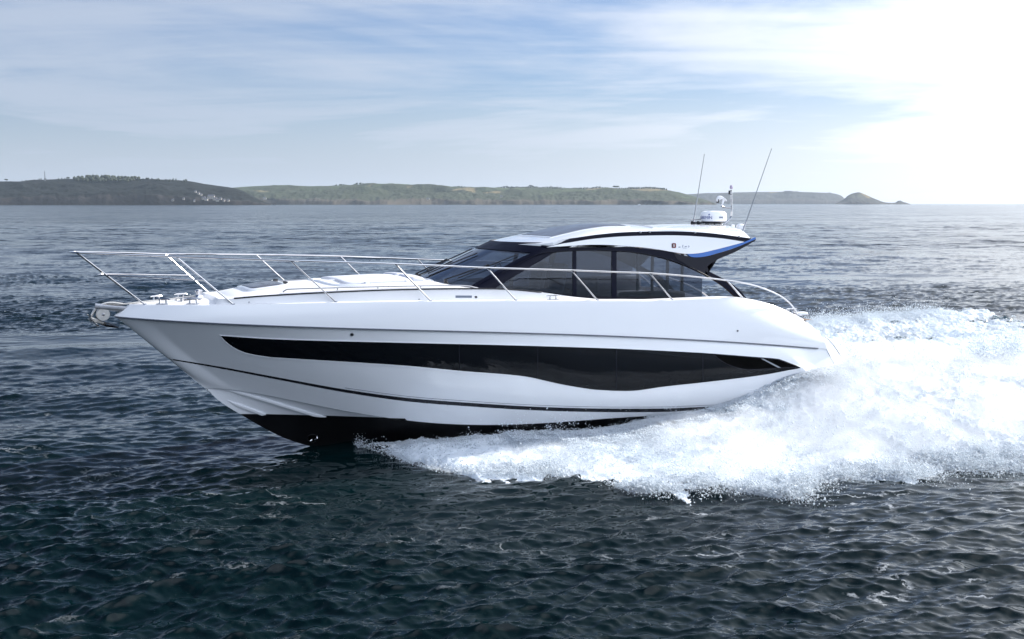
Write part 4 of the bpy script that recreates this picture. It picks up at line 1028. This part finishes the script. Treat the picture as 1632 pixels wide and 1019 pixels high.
# cleats
def cleat(c, rotz=0.0, L_=.30, parent=yacht):
    R = Matrix.Rotation(rotz, 3, 'Z'); c = Vector(c)
    o = MB().tube([c + R @ Vector((-L_ / 2, 0, .085)), c + R @ Vector((-L_ / 2 + .05, 0, .095)), c + R @ Vector((L_ / 2 - .05, 0, .095)), c + R @ Vector((L_ / 2, 0, .085))], [.008, .015, .015, .008], 8).build('cleat', M['steel'], parent)
    for x in (-.06, .06): MB().tube([c + R @ Vector((x, 0, .09)), c + R @ Vector((x * 1.1, 0, 0))], [.014, .018], 8).build('cleat_leg', M['steel'], o)
    MB().box(c + Vector((0, 0, .004)), (L_ * .8, .07, .018), R, .006).build('cleat_plate', M['dull'], o)
for u, v in ((260, 487), (308, 487), (882, 481)):
    s_, z_ = PH(u, v, HF)
    for sg in (1, -1): cleat((s_, -sg * (HF(s_) - .02), Az(s_) + .015), rotz=sg * -math.atan2(HBA(s_ + .2) - HBA(s_ - .2), .4))
for sg in (1, -1): cleat((14.25, -sg * 1.55, Az(14.25) + .01))
# windlass, chain, anchor on its bow roller
wl = MB().lathe((1.55, 0, Kz(1.55)), [(0, .17), (.06, .17), (.075, .15), (.055, .12), (.05, .08), (.085, .04), (.09, 0)], 20).build('windlass', M['steel'], yacht)
MB().box((1.42, .0, Kz(1.42) + .02), (.36, .18, .04), bev=.012).build('windlass_base', M['dull'], wl)
MB().tube([(1.47, 0, Kz(1.5) + .06), (1.0, 0, Kz(1.0) + .05), (.5, 0, Kz(.6) + .05), (.1, 0, 2.98), (-.1, 0, 3.0)], .018, 6).build('anchor_chain', M['galv'], wl)
for x, y in ((1.15, .14), (1.2, -.18)):
    MB().lathe((x, y, Kz(x)), [(0, .07), (.03, .07), (.032, 0)], 12).build('deck_button', M['steel'], yacht)
br = MB()
for y in (-.06, .06): br.box((-.02, y, 2.93), (.62, .012, .09), Matrix.Rotation(math.radians(8), 3, 'Y'), .004)
br.box((.05, 0, 2.87), (.42, .12, .012), Matrix.Rotation(math.radians(8), 3, 'Y'), .003)
br = br.build('bow_roller', M['dull'], yacht)
ctr = Vector((PL(164, 500, 0)[0], 0, PL(164, 501, 0)[1]))
RY = Matrix.Rotation(math.radians(90), 3, 'X')
MB().lathe(ctr + Vector((0, .065, 0)), [(0, 0), (.115, 0), (.12, .012), (.12, .118), (.115, .13), (0, .13)], 28, RY).build('roller_wheel', M['galv'], br)
MB().lathe(ctr + Vector((0, -.066, 0)), [(.0, .012), (.016, .012), (.03, .0)], 14, RY).build('roller_pin', M['dull'], br)
ap = [PL(u, v, 0) for u, v in [(196, 485), (176, 483), (160, 487), (149, 497), (146, 508), (152, 514)]]
anc = MB().tube([Vector((a, 0, b)) for a, b in open_curve(ap, 4)], [.023] * 21, 8).build('anchor', M['galv'], yacht)
f1 = [PL(u, v, 0) for u, v in [(137, 500), (141, 506), (148, 513), (154, 517), (150, 518), (142, 513), (138, 507)]]
fl = MB(); rws = []
for y in (-.14, -.05, .05, .14): rws.append([Vector((a + abs(y) * .35, y, b - abs(y) * .2)) for a, b in f1])
fl.grid(rws, False); fl.build('anchor_fluke', M['galv'], anc)
f2 = [PL(u, v, 0) for u, v in [(160, 514), (168, 517), (188, 519.5), (175, 514.5), (166, 512)]]
MB().grid([[Vector((a, y, b - abs(y) * .2)) for a, b in f2] for y in (-.16, -.06, .06, .16)]).build('anchor_fluke', M['black'], anc)
MB().tube([Vector((PL(146, 508, 0)[0], 0, PL(146, 508, 0)[1])), Vector((PL(162, 515, 0)[0], 0, PL(162, 515, 0)[1])), Vector((PL(170, 516, 0)[0], 0, PL(170, 516, 0)[1]))], [.035, .03, .02], 8).build('anchor_shank', M['galv'], anc)
# flush deck fittings on the side
patch('side_vent', [(726, 471.6), (752, 471.6), (752, 475.0), (726, 475.0)], dS, .006, .01, M['inkgrey'], yacht, 8)
disc_on(dS, 758.5, 473.6, .028, 'filler_cap', M['darkplastic'], yacht)
disc_on(dS, 668, 477.5, .018, 'deck_fitting', M['dull'], yacht); disc_on(dS, 898, 478.2, .015, 'deck_fitting', M['dull'], yacht); disc_on(dS, 397, 482.0, .018, 'deck_fitting', M['dull'], yacht)
# stern corner: fairlead, quarter cleat, grab rail down the transom
s_, z_ = PL(1279, 500, -1.5)
fair = pair(MB().box((s_ + .02, -1.42, z_ - .01), (.26, .22, .08), bev=.03), 'stern_fairlead', M['plastic'], yacht)
pair(MB().box((s_ + .06, -1.53, z_ - .035), (.2, .012, .018), bev=.004), 'fairlead_slot', M['dull'], fair)
tr2 = [Vector((PL(u, v, -1.36)[0], -1.40, PL(u, v, -1.36)[1])) for u, v in [(1313, 537), (1318, 540), (1326, 549), (1334, 561), (1338, 567)]]
pair(MB().tube(tr2, .012, 8), 'transom_rail', M['dull'], yacht)
cq = [Vector((PL(u, v, -1.5)[0], -1.52, PL(u, v, -1.5)[1])) for u, v in [(1282, 510), (1286, 517), (1293, 524), (1302, 531)]]
qc = pair(MB().tube(cq, [.008, .02, .02, .008], 8), 'quarter_cleat', M['steel'], yacht)
pair(MB().tube([cq[1] + Vector((.02, 0, .04)), cq[1] + Vector((-.01, .06, -.04))], .014, 8), 'cleat_leg', M['darkplastic'], qc)
# stern quarter moulding behind the coaming (bathing platform, transom slope)
sg_ = [[Vector((s, -y, z)) for s, z in ((14.5, 2.2), (14.85, 1.95), (15.02, 1.6), (15.25, 1.2), (15.35, 1.02), (15.4, .85))] for y in (1.7, 1.2, .6, 0)]
welded(both(MB().grid(sg_))).build('transom_moulding', M['gel'], yacht)
# ------------------------------------------------------------------ radar dome, mast, aerials
dc = PL(1137, 353, 0.0); cD = Vector((dc[0], 0, dc[1]))
k = cD.x; tz = RCz(k)
R0 = .30
dome = MB().lathe(cD, [(0, .245), (.20, .235), (.265, .215), (.29, .18), (R0, .12), (R0, .03), (.285, .0)], 48).build('radar_dome', M['plastic'], yacht)
MB().lathe(cD, [(.287, .0), (.27, -.02), (.17, -.055), (0, -.055)], 36).build('radar_base', M['darkplastic'], dome)
for a in range(0, 360, 45):
    c, s_ = math.cos(math.radians(a + 20)), math.sin(math.radians(a + 20))
    MB().tube([cD + Vector((.17 * c, .17 * s_, -.03)), Vector((cD.x + .20 * c, .20 * s_, tz + .02))], .014, 6).build('radar_foot', M['dull'], dome)
def text_mesh(txt, size, thick=.004):
    cu = bpy.data.curves.new('t', 'FONT'); cu.body = txt; cu.size = size; cu.extrude = thick / 2; cu.align_x = 'CENTER'; cu.resolution_u = 4
    o = bpy.data.objects.new('t', cu); COL.objects.link(o); bpy.context.view_layer.update()
    me = bpy.data.meshes.new_from_object(o.evaluated_get(bpy.context.evaluated_depsgraph_get()))
    V = [v.co.copy() for v in me.vertices]; Fc = [list(p.vertices) for p in me.polygons]
    bpy.data.objects.remove(o); bpy.data.curves.remove(cu); bpy.data.meshes.remove(me); return V, Fc
cl_ = camloc(); ang0 = math.atan2(cl_.y - cD.y, cl_.x - cD.x)
def wrap(V, ang, z, R):
    out = []
    for v in V:
        a = ang + v.x / R; rr = R + .002 + v.z; out.append(cD + Vector((rr * math.cos(a), rr * math.sin(a), z + v.y)))
    return out
V, Fc = text_mesh('GARMIN', .10)
mesh_obj('maker_name', wrap(V, ang0 - .72, .055, R0), Fc, M['inkblue'], dome, smooth=False)
V = [Vector((-.022, 0, 0)), Vector((.022, 0, 0)), Vector((0, .034, 0)), Vector((-.022, 0, .004)), Vector((.022, 0, .004)), Vector((0, .034, .004))]
mesh_obj('maker_mark', wrap(V, ang0 - .33, .145, R0), [(0, 2, 1), (3, 4, 5), (0, 1, 4, 3), (1, 2, 5, 4), (2, 0, 3, 5)], M['inkblue'], dome, smooth=False)
V = []; Fc = []
for x0 in (-.055, -.02, .018):
    k_ = len(V)
    for a, b in ((0, 0), (.03, 0), (.03, .035), (0, .035)): V.append(Vector((x0 + a, b, .003)))
    Fc.append((k_, k_ + 1, k_ + 2, k_ + 3))
mesh_obj('dome_label', wrap(V, ang0 + .62, .075, R0), Fc, M['inkgrey'], dome, smooth=False)
# horns beside the dome
for i, u in enumerate((1105.5, 1111.5)):
    a, b = PL(u, 355.5, -.12 + .22); 
    R = Matrix.Rotation(math.radians(-90), 3, 'Y')
    MB().lathe((a, .10 - i * .09, b), [(.0, .02), (.042, .03), (.046, .05), (.03, .0), (.018, -.06), (.018, -.12), (0, -.12)], 16, R).build('horn', M['darkplastic'], yacht)
hb0 = PL(1101, 350, .1); hb1 = PL(1113, 350, .1)
MB().tube([(hb0[0], .1, hb0[1]), (hb1[0] + .1, .1, hb1[1])], .01, 6).build('aerial_bracket', M['dull'], yacht)
# light mast with its all-round lamp
mp_ = [PL(u, v, .0) for u, v in [(1160.5, 353), (1164.5, 347), (1166, 340), (1165.8, 320), (1165.5, 303)]]
mast = MB().tube([Vector((a, 0, b)) for a, b in open_curve(mp_, 4)], .020, 8).build('light_mast', M['steel'], yacht)
MB().tube([Vector((mp_[0][0] + .0, 0, mp_[0][1])), Vector((mp_[0][0] - .12, 0, tz + .0))], .022, 8).build('mast_foot', M['dull'], mast)
a, b = PL(1165.5, 301, 0)
MB().lathe((a, 0, b), [(0, .085), (.025, .075), (.036, .04), (.036, 0), (.02, -.01), (0, -.01)], 16).build('anchor_lamp', M['purple'], mast)
a, b = PL(1162.8, 307, 0)
sl = MB().box((a, -.02, b), (.05, .07, .09), bev=.008).build('steaming_lamp', M['darkplastic'], mast)
V, Fc = text_mesh('B', .085)
mesh_obj('lamp_letter', [Vector((a - .002 + v.x, -.058 - v.z, b - .03 + v.y)) for v in V], Fc, M['plastic'], sl, smooth=False)
# curved white loudhailer / camera arm ahead of the mast
hp_ = [PL(u, v, 0) for u, v in [(1143.8, 322), (1144.5, 317), (1148, 315.3), (1153, 316.2), (1157.5, 320)]]
hd = MB().tube([Vector((a, 0, b)) for a, b in open_curve(hp_, 4)], [.02 + .03 * math.sin(math.pi * min(1, i / 12)) for i in range(17)], 10).build('satellite_aerial', M['plastic'], yacht)
a, b = PL(1143.8, 320.5, 0); MB().box((a, 0, b), (.022, .09, .09), bev=.01).build('aerial_shade', M['darkplastic'], hd)
ar = [PL(u, v, 0) for u, v in [(1150, 329), (1157, 331.5), (1165.8, 331.8)]]
MB().tube([Vector((a, 0, b)) for a, b in ar], [.022, .014, .012], 8).build('aerial_arm', M['dull'], hd)
ar = [PL(u, v, 0) for u, v in [(1150.5, 328.5), (1152, 323), (1153.5, 318)]]
MB().tube([Vector((a, 0, b)) for a, b in ar], [.018, .022, .03], 8).build('aerial_neck', M['plastic'], hd)
# whip aerials
def whip(a0, a1, y, y1):
    s0, z0_ = PL(*a0, y); s1, z1_ = PL(*a1, y1); p0, p1 = Vector((s0, y, z0_)), Vector((s1, y1, z1_)); d = (p1 - p0)
    o = MB().tube([p0, p0 + d * .25, p0 + d * .5, p1], [.016, .013, .010, .007], 6).build('whip_aerial', M['grey'], yacht)
    MB().tube([p0 - d.normalized() * .16, p0 + d.normalized() * .10], [.026, .017], 10).build('aerial_base', M['dull'], o)
    MB().lathe(p1, [(0, .02), (.012, .01), (.012, -.01), (0, -.02)], 8).build('aerial_tip', M['dull'], o)
whip((1106, 350), (1122.5, 247), .75, .75); whip((1187, 360), (1229.5, 238), -.65, -.65)
g1 = PL(1180, 366, -.55); MB().lathe((g1[0], -.55, RCz(g1[0]) - .01), [(0, .085), (.05, .08), (.09, .05), (.10, .0), (.10, -.05)], 20).build('gps_dome', M['plastic'], yacht)
g1 = PL(1168, 363, -.5); MB().lathe((g1[0], -.5, RCz(g1[0]) - .01), [(0, .055), (.03, .05), (.045, .0), (.045, -.05)], 16).build('gps_dome', M['plastic'], yacht)
# emblem and small lettering on the side panel
em = patch('emblem', smooth_outline([(1069.2, 388.9), (1072.2, 388.5), (1075.2, 388.9), (1075.6, 392.4), (1075.2, 395.8), (1072.2, 396.2), (1069.2, 395.8), (1068.8, 392.4)], 3), cabS, .0455, .006, M['red'], yacht, 8)
for o_ in em: pass
patch('emblem_bar', [(1071.7, 390.4), (1072.9, 390.4), (1072.9, 394.4), (1071.7, 394.4)], cabS, .0475, .004, M['plastic'], em[0], 8, both_sides=False)
patch('emblem_edge', [(1069.2, 389.3), (1070.3, 389.3), (1070.3, 395.6), (1069.2, 395.6)], cabS, .0475, .004, M['darkplastic'], em[0], 8, both_sides=False)
for q in ([(1079.6, 394.2), (1082.6, 394.0), (1082.6, 395.2), (1079.6, 395.4)], [(1086.5, 391.2), (1087.3, 391.2), (1086.2, 395.3), (1085.4, 395.3)], [(1089.6, 393.2), (1092.8, 393.0), (1092.8, 394.2), (1089.6, 394.4)], [(1095.6, 392.2), (1097.0, 393.2), (1096.0, 395.4), (1095.2, 395.2), (1095.9, 393.6), (1095.2, 392.8)], [(1086.5, 396.0), (1092.8, 395.9), (1092.8, 396.4), (1086.5, 396.5)]):
    patch('side_lettering', q, cabS, .0450, .004, M['inkgrey'], yacht, 8, both_sides=False)
# ================================================================== LAND
FD = F / cp
def az(u, D): return (u - 816) / FD * D
def hz_(v, D): return H + (VH - v) / FD * D
def landmat(name, lowc, woodc, fieldc, field_lo, scale=0.006, dry=(0.16, 0.13, 0.07)):
    m = bpy.data.materials.new(name); m.use_nodes = True; t = m.node_tree; b = t.nodes['Principled BSDF']
    geo = N(t, 'ShaderNodeNewGeometry'); at = N(t, 'ShaderNodeAttribute'); at.attribute_name = 'rise'
    mp = N(t, 'ShaderNodeMapping'); mp.inputs['Scale'].default_value = (1.0, 0.55, 2.2); t.links.new(geo.outputs['Position'], mp.inputs[0])
    v = N(t, 'ShaderNodeTexVoronoi'); v.inputs['Scale'].default_value = scale; t.links.new(mp.outputs[0], v.inputs['Vector'])
    ve = N(t, 'ShaderNodeTexVoronoi'); ve.feature = 'DISTANCE_TO_EDGE'; ve.inputs['Scale'].default_value = scale; t.links.new(mp.outputs[0], ve.inputs['Vector'])
    sv = N(t, 'ShaderNodeSeparateXYZ'); t.links.new(v.outputs['Color'], sv.inputs[0])
    n = N(t, 'ShaderNodeTexNoise'); n.inputs['Scale'].default_value = scale * .9; n.inputs['Detail'].default_value = 8; n.inputs['Roughness'].default_value = .65; t.links.new(geo.outputs['Position'], n.inputs[0])
    n2 = N(t, 'ShaderNodeTexNoise'); n2.inputs['Scale'].default_value = 0.06; n2.inputs['Detail'].default_value = 4; t.links.new(geo.outputs['Position'], n2.inputs[0])
    fc = mixc(t, mrange(t, sv.outputs[0], .3, .9), fieldc, tuple(c * 1.5 for c in fieldc)); fc = mixc(t, mrange(t, sv.outputs[1], .72, .8), fc, dry)
    hedge = mrange(t, ve.outputs['Distance'], 0.0, 0.07, 1.0, 0.0)
    fc = mixc(t, hedge, fc, woodc)
    k = mth(t, 'ADD', at.outputs['Fac'], mth(t, 'MULTIPLY', mth(t, 'SUBTRACT', n.outputs['Fac'], .5), 1.7))
    k = mth(t, 'ADD', k, mth(t, 'MULTIPLY', mth(t, 'SUBTRACT', sv.outputs[2], .5), .35))
    wc = mixc(t, n2.outputs['Fac'], tuple(c * .6 for c in woodc), tuple(c * 1.5 for c in woodc))
    c = mixc(t, mrange(t, k, field_lo, field_lo + .04), wc, fc)
    c = mixc(t, mrange(t, mth(t, 'ADD', at.outputs['Fac'], mth(t, 'MULTIPLY', n2.outputs['Fac'], .1)), .10, .16), lowc, c)
    t.links.new(c, b.inputs['Base Color']); b.inputs['Roughness'].default_value = .95; b.inputs['Specular IOR Level'].default_value = .1
    bp = N(t, 'ShaderNodeBump'); bp.inputs['Strength'].default_value = .8; bp.inputs['Distance'].default_value = 6; t.links.new(n2.outputs['Fac'], bp.inputs['Height']); t.links.new(bp.outputs[0], b.inputs['Normal'])
    return m
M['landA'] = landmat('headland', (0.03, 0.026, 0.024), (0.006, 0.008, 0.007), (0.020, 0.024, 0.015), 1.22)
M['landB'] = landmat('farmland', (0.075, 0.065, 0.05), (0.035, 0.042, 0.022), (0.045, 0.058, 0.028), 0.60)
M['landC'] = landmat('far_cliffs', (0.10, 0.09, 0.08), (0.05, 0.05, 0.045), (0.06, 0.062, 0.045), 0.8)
TL = fft_tile(512, 2600.0, 30, 900, 1.9, 9); TL2 = fft_tile(512, 700.0, 8, 160, 1.4, 10)
def land(name, ridge, D, depth, m, ncol=420, nrow=40, rough=1.0, power=0.62, shore=0.0):
    f = itp([p[0] for p in ridge], [p[1] for p in ridge])
    us = np.linspace(ridge[0][0], ridge[-1][0], ncol); ks = np.concatenate([np.linspace(0, 1, nrow), [1.15, 1.5, 2.2]])
    V = []; rise = []
    for k in ks:
        for u in us:
            dd = D + depth * k; x = az(u, D); zr = hz_(f(u), D + depth)
            kk = min(k, 1.0); e = float(min(1, zr / 12.0)) if zr > 0 else 0
            x2 = az(u, dd)
            n1 = float(samp(TL[0], TL[3], np.array(x), np.array(dd))); n2 = float(samp(TL2[0], TL2[3], np.array(x), np.array(dd)))
            cliff = 0.13 * float(sstep(np.array(kk), 0, .04))
            z = zr * (cliff + (1 - .13) * kk ** power)
            z += (zr * 0.10 * n1 * 4 * kk * (1 - kk) + 1.8 * rough * n2 * (0.3 + 0.7 * (1 - kk))) * e * (kk > 0) * (1 if k < 1 else .15)
            if k > 1: z = zr * (1 - .15 * (k - 1))
            sh = shore * (n1 * .35) * max(0, 1 - kk * 3)
            V.append((x2, dd + sh, max(z, -2.5) if k > 0 else -3.0)); rise.append(kk * min(1.0, zr / 60 + .2))
    nr = len(ks); V = np.array(V, np.float32); I = (np.arange(nr - 1)[:, None] * ncol + np.arange(ncol - 1)[None, :]).ravel()
    Q = np.stack([I, I + 1, I + ncol + 1, I + ncol], -1).astype(np.int32)
    me = bpy.data.meshes.new(name); npmesh(me, V, Q); a = me.attributes.new('rise', 'FLOAT', 'POINT'); a.data.foreach_set('value', np.array(rise, np.float32))
    me.materials.append(m); o = bpy.data.objects.new(name, me); COL.objects.link(o); tag(o, kind='structure'); o['u_'] = 0; del o['u_']
    bv = BVHTree.FromPolygons([Vector(v) for v in V], [tuple(int(i) for i in q) for q in Q])
    return o, bv
rA = [(-420, 296), (-200, 291), (-60, 290), (0, 289.5), (30, 289.6), (60, 287.4), (110, 285.6), (160, 284.9), (217, 285.3), (255, 286.6), (300, 289), (330, 294), (352, 297), (370, 299.5), (388, 305), (405, 314), (418, 321), (432, 325.6), (438, 328)]
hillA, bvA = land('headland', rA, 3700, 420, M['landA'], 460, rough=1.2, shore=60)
rB = [(330, 303), (365, 300), (400, 297.5), (432, 296), (450, 295.6), (500, 297.2), (550, 296.2), (575, 294.4), (620, 293.8), (660, 295), (700, 297.4), (720, 298.8), (760, 300.6), (800, 299.8), (840, 298.4), (870, 299.6), (930, 300.6), (960, 300), (1000, 301), (1012, 300.8), (1040, 301.2), (1062, 303.4), (1085, 307.5), (1108, 314), (1125, 319.5), (1142, 325.3)]
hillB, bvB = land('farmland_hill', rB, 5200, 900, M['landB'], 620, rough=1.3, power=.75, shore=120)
rC = [(1040, 316), (1085, 310.5), (1140, 308), (1200, 306.4), (1260, 306), (1300, 307), (1328, 308.6), (1340, 312), (1347, 318), (1352, 324), (1356, 327)]
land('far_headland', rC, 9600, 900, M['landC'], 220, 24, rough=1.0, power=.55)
rD = [(1330, 326.5), (1338, 321.5), (1345, 317.5), (1352, 311.5), (1360, 308.2), (1368, 306.8), (1378, 310), (1388, 314.5), (1398, 318.6), (1410, 322.6), (1421, 323.6), (1428, 322.8), (1431, 320.4), (1435, 319.9), (1439, 322), (1444, 323.2), (1452, 326)]
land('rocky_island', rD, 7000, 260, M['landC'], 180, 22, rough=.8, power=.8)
def ground(bv, x, y):
    h = bv.ray_cast(Vector((x, y, 400)), Vector((0, 0, -1))); return h[0].z if h[0] is not None else 0.0
M['leaf'] = mat('distant_foliage', (0.030, 0.040, 0.020), 0.9, noise=.4, nscale=.3)
M['bark'] = mat('bark', (0.05, 0.04, 0.03), 0.9, noise=.3)
M['wallw'] = mat('white_render', (0.36, 0.34, 0.30), 0.8, noise=.08); M['slate'] = mat('slate_roof', (0.10, 0.10, 0.12), 0.8, noise=.2)
M['pane'] = mat('dark_window', (0.02, 0.022, 0.03), 0.2, noise=.2)
def crown_mb(mb, c, rx, rz, seed):
    bm = bmesh.new(); bmesh.ops.create_icosphere(bm, subdivisions=2, radius=1.0); rr = random.Random(seed)
    ks = [(rr.uniform(1, 3), rr.uniform(1, 3), rr.uniform(1, 3), rr.uniform(0, 6)) for _ in range(4)]
    vs = []
    for v in bm.verts:
        k = 1 + .16 * sum(math.sin(v.co.x * a * 2 + v.co.y * b * 2 + v.co.z * c_ * 2 + d) for a, b, c_, d in ks) / 1.5 + rr.uniform(-.1, .1)
        vs.append(Vector((v.co.x * rx * k, v.co.y * rx * k, v.co.z * rz * k)) + Vector(c))
    bm.verts.index_update(); mb.add(vs, [[v.index for v in f.verts] for f in bm.faces]); bm.free()
# plantation on the headland ridge, hedge woods: continuous belts of trees
def belt(name, label, u0, u1, D, bv, hgt, step, seed, kfn=lambda u: 1.0, dep=30):
    mb = MB(); rr = random.Random(seed); u = u0
    while u < u1:
        x = az(u, D); y = D + rr.uniform(-dep, dep); h = hgt * kfn(u) * rr.uniform(.85, 1.12); z = ground(bv, x, y)
        crown_mb(mb, (x, y, z + h * .5), hgt * .45, h * .55, rr.random()); u += step * rr.uniform(.7, 1.2)
    o = mb.build(name, M['leaf'], auto=None); tag(o, label, 'wood', kind='stuff'); return o
belt('plantation', 'dark flat topped plantation on the crest of the left headland', 125, 217, 4110, bvA, 12, 1.3, 1, lambda u: 1.0 - .25 * (u > 180), 40)
belt('hedgerow', 'low bushes along the crest of the left headland', 218, 300, 4115, bvA, 5.0, 1.6, 2, lambda u: .8 + .5 * math.sin(u * .3))
belt('hedgerow', 'thin line of bushes beside the mast on the headland', 40, 122, 4115, bvA, 4.0, 2.2, 3, lambda u: .7 + .6 * math.sin(u * .21))
belt('hedgerow', 'broken tree line on the skyline of the green hill', 690, 1010, 6080, bvB, 8.0, 2.6, 4, lambda u: .75 + .5 * math.sin(u * .13) * math.sin(u * .037))
belt('hedgerow', 'scattered trees on the crest above the green fields', 528, 600, 6080, bvB, 8.0, 2.6, 5, lambda u: .6 + .5 * math.sin(u * .2))
belt('hedgerow', 'dark copse on the right end of the green hill', 1003, 1062, 6070, bvB, 9.0, 1.7, 6, lambda u: .9)
def tree(u, D, bv, h, lab, seed, wide=.5):
    x = az(u, D); y = D - 5; z = ground(bv, x, y) - .5
    e = bpy.data.objects.new('tree', None); COL.objects.link(e); e.location = (x, y, z); tag(e, lab, 'tree', 'single trees on the skyline')
    MB().tube([(0, 0, 0), (.1, 0, h * .35), (0, .1, h * .6)], [h * .035, h * .028, h * .015], 6).build('trunk', M['bark'], e)
    mb = MB()
    rr = random.Random(seed)
    for i in range(5): crown_mb(mb, (rr.uniform(-1, 1) * h * wide * .6, rr.uniform(-1, 1) * h * .2, h * (.68 + rr.uniform(-.08, .12))), h * wide * .5, h * .22, rr.random())
    mb.build('crown', M['leaf'], e, auto=None)
tree(13, 4118, bvA, 9, 'rounded bushy tree near the left edge on the headland skyline', 1, .8)
tree(110, 4118, bvA, 9, 'small round tree at the left end of the plantation', 2, .8)
tree(846, 6090, bvB, 13, 'tall tree clump in the middle of the green hill skyline', 3, .9)
tree(982, 6090, bvB, 15, 'flat topped tree standing out on the right hill skyline', 4, 1.2)
tree(575, 6090, bvB, 9, 'small tree on the highest part of the green hill', 5, .8)
tree(1033, 6090, bvB, 8, 'small tree on the far right shoulder of the hill', 6, .8)
# lattice mast
def mastlat(u, D, bv, h):
    x = az(u, D); z = ground(bv, x, D) - 1
    e = bpy.data.objects.new('radio_mast', None); COL.objects.link(e); e.location = (x, D, z); tag(e, 'thin lattice radio mast standing on the left headland crest', 'radio mast')
    mb = MB(); w = 1.7
    for sx in (-1, 1):
        for sy in (-1, 1): mb.tube([(sx * w, sy * w, 0), (sx * w * .6, sy * w * .6, h * .9)], .32, 5)
    n = 9
    for i in range(n):
        z0, z1 = h * .9 * i / n, h * .9 * (i + 1) / n; a, b = w * (1 - .4 * i / n), w * (1 - .4 * (i + 1) / n)
        for sy in (-1, 1): mb.tube([(-a, sy * a, z0), (b, sy * b, z1)], .2, 4); mb.tube([(a, sy * a, z0), (-b, sy * b, z1)], .2, 4)
    mb.build('lattice', M['grey'], e)
    MB().tube([(0, 0, h * .88), (0, 0, h)], .4, 6).build('antenna', M['grey'], e)
mastlat(73, 4060, bvA, 36)
# cottages above the shore
def house(u, v, D, w, h, lab, grp, bv, kind='cottage', d=9):
    d0 = D
    for q in range(140):                              # walk up the slope until the ground stands where the house shows
        D = d0 + q * 4; x = az(u, D); g = ground(bv, x, D)
        if g > 1 and g >= hz_(v, D) - 1: break
    z = g + .3
    e = bpy.data.objects.new(kind, None); COL.objects.link(e); e.location = (x, D, z - 1.5); tag(e, lab, 'house', grp)
    hh = h + 1.5
    MB().box((0, 0, hh / 2), (w, d, hh)).build('wall', M['wallw'], e)
    r = MB(); o_ = .4; rh = d * .38
    r.add([(-w / 2 - o_, -d / 2 - o_, hh), (w / 2 + o_, -d / 2 - o_, hh), (w / 2 + o_, d / 2 + o_, hh), (-w / 2 - o_, d / 2 + o_, hh), (-w / 2 - o_, 0, hh + rh), (w / 2 + o_, 0, hh + rh)], [(0, 1, 5, 4), (2, 3, 4, 5), (0, 4, 3), (1, 2, 5), (3, 2, 1, 0)])
    rf_ = r.build('roof', M['slate'], e, smooth=False); MB().box((w * .3, 0, hh + rh), (1.2, 1.2, 2.2)).build('chimney', M['wallw'], rf_)
    k = max(2, int(w / 5))
    for i in range(k):
        for zz_ in ([2.9] if h < 5 else [2.9, 6.0]): MB().box((-w / 2 + w * (i + .5) / k, -d / 2 - .03, zz_), (1.2, .1, 1.4)).build('window', M['pane'], e)
hs = [(276, 321.5, 9, 4), (293, 320.5, 8, 4), (310, 321, 7, 4), (325, 317.5, 10, 5), (329, 319.5, 9, 4.5), (343, 318.5, 12, 5), (347, 320.5, 10, 4.5), (352, 317.5, 9, 4.5), (357, 320.5, 8, 4.5), (364, 321, 8, 4), (317, 309, 9, 5), (321, 311, 8, 4.5), (312, 306, 8, 4)]
for u, v, w, h in hs: house(u, v + 1, 3690, w * (1.0 if 322 < u < 350 else .7), h * (1.0 if 322 < u < 350 else .75), 'small white cottage in the cluster above the headland shore', 'white cottages on the headland', bvA)
house(337, 316.5, 3690, 20, 7, 'large white house in the middle of the headland cottages', None, bvA, 'large_house', 12)
for u, v, w in ((422, 317.5, 14), (682, 318.5, 12), (799, 314.5, 10)): house(u, v, 5150, w, 5, 'small pale farmhouse low on the green hill above the water', 'pale houses on the green hill', bvB)
# two small craft far off on the water
def craft(u, D, L_, lab, hullm, cabin):
    x = az(u, D); e = bpy.data.objects.new('small_boat', None); COL.objects.link(e); e.location = (x, D, 0); tag(e, lab, 'boat')
    rows = []
    for i in range(11):
        t = i / 10; w = L_ * .16 * math.sin(min(1, t * 1.6 + .02) * math.pi / 2); sh = L_ * (.10 + .05 * (1 - t))
        rows.append([Vector((-L_ / 2 + L_ * t, -w, sh)), Vector((-L_ / 2 + L_ * t, -w * .7, -.3)), Vector((-L_ / 2 + L_ * t, w * .7, -.3)), Vector((-L_ / 2 + L_ * t, w, sh))])
    mb = MB().grid(rows, True); mb.f.append((40, 41, 42, 43)); mb.build('hull', hullm, e)
    MB().box((0, 0, L_ * .17), (L_ * .3, L_ * .2, L_ * .16), bev=.1).build('wheelhouse', cabin, e)
craft(436, 3300, 14, 'tiny dark boat on the water below the gap between the hills', M['grey'], M['darkplastic'])
craft(1019, 4700, 12, 'tiny white boat close to the far shore right of centre', M['plastic'], M['plastic'])
# ================================================================== HAZE
hzm = bpy.data.materials.new('haze'); hzm.use_nodes = True; t = hzm.node_tree; t.nodes.clear()
pv = N(t, 'ShaderNodeVolumePrincipled'); pv.inputs['Color'].default_value = (0.68, 0.82, 0.98, 1); pv.inputs['Density'].default_value = 0.00003; pv.inputs['Anisotropy'].default_value = 0.15
o_ = N(t, 'ShaderNodeOutputMaterial'); t.links.new(pv.outputs[0], o_.inputs['Volume'])
bx = MB().box((0, 0, 70), (34000, 34000, 160)).build('haze', hzm, smooth=False); bx['kind'] = 'stuff'
bx.location = (0, 0, 0)
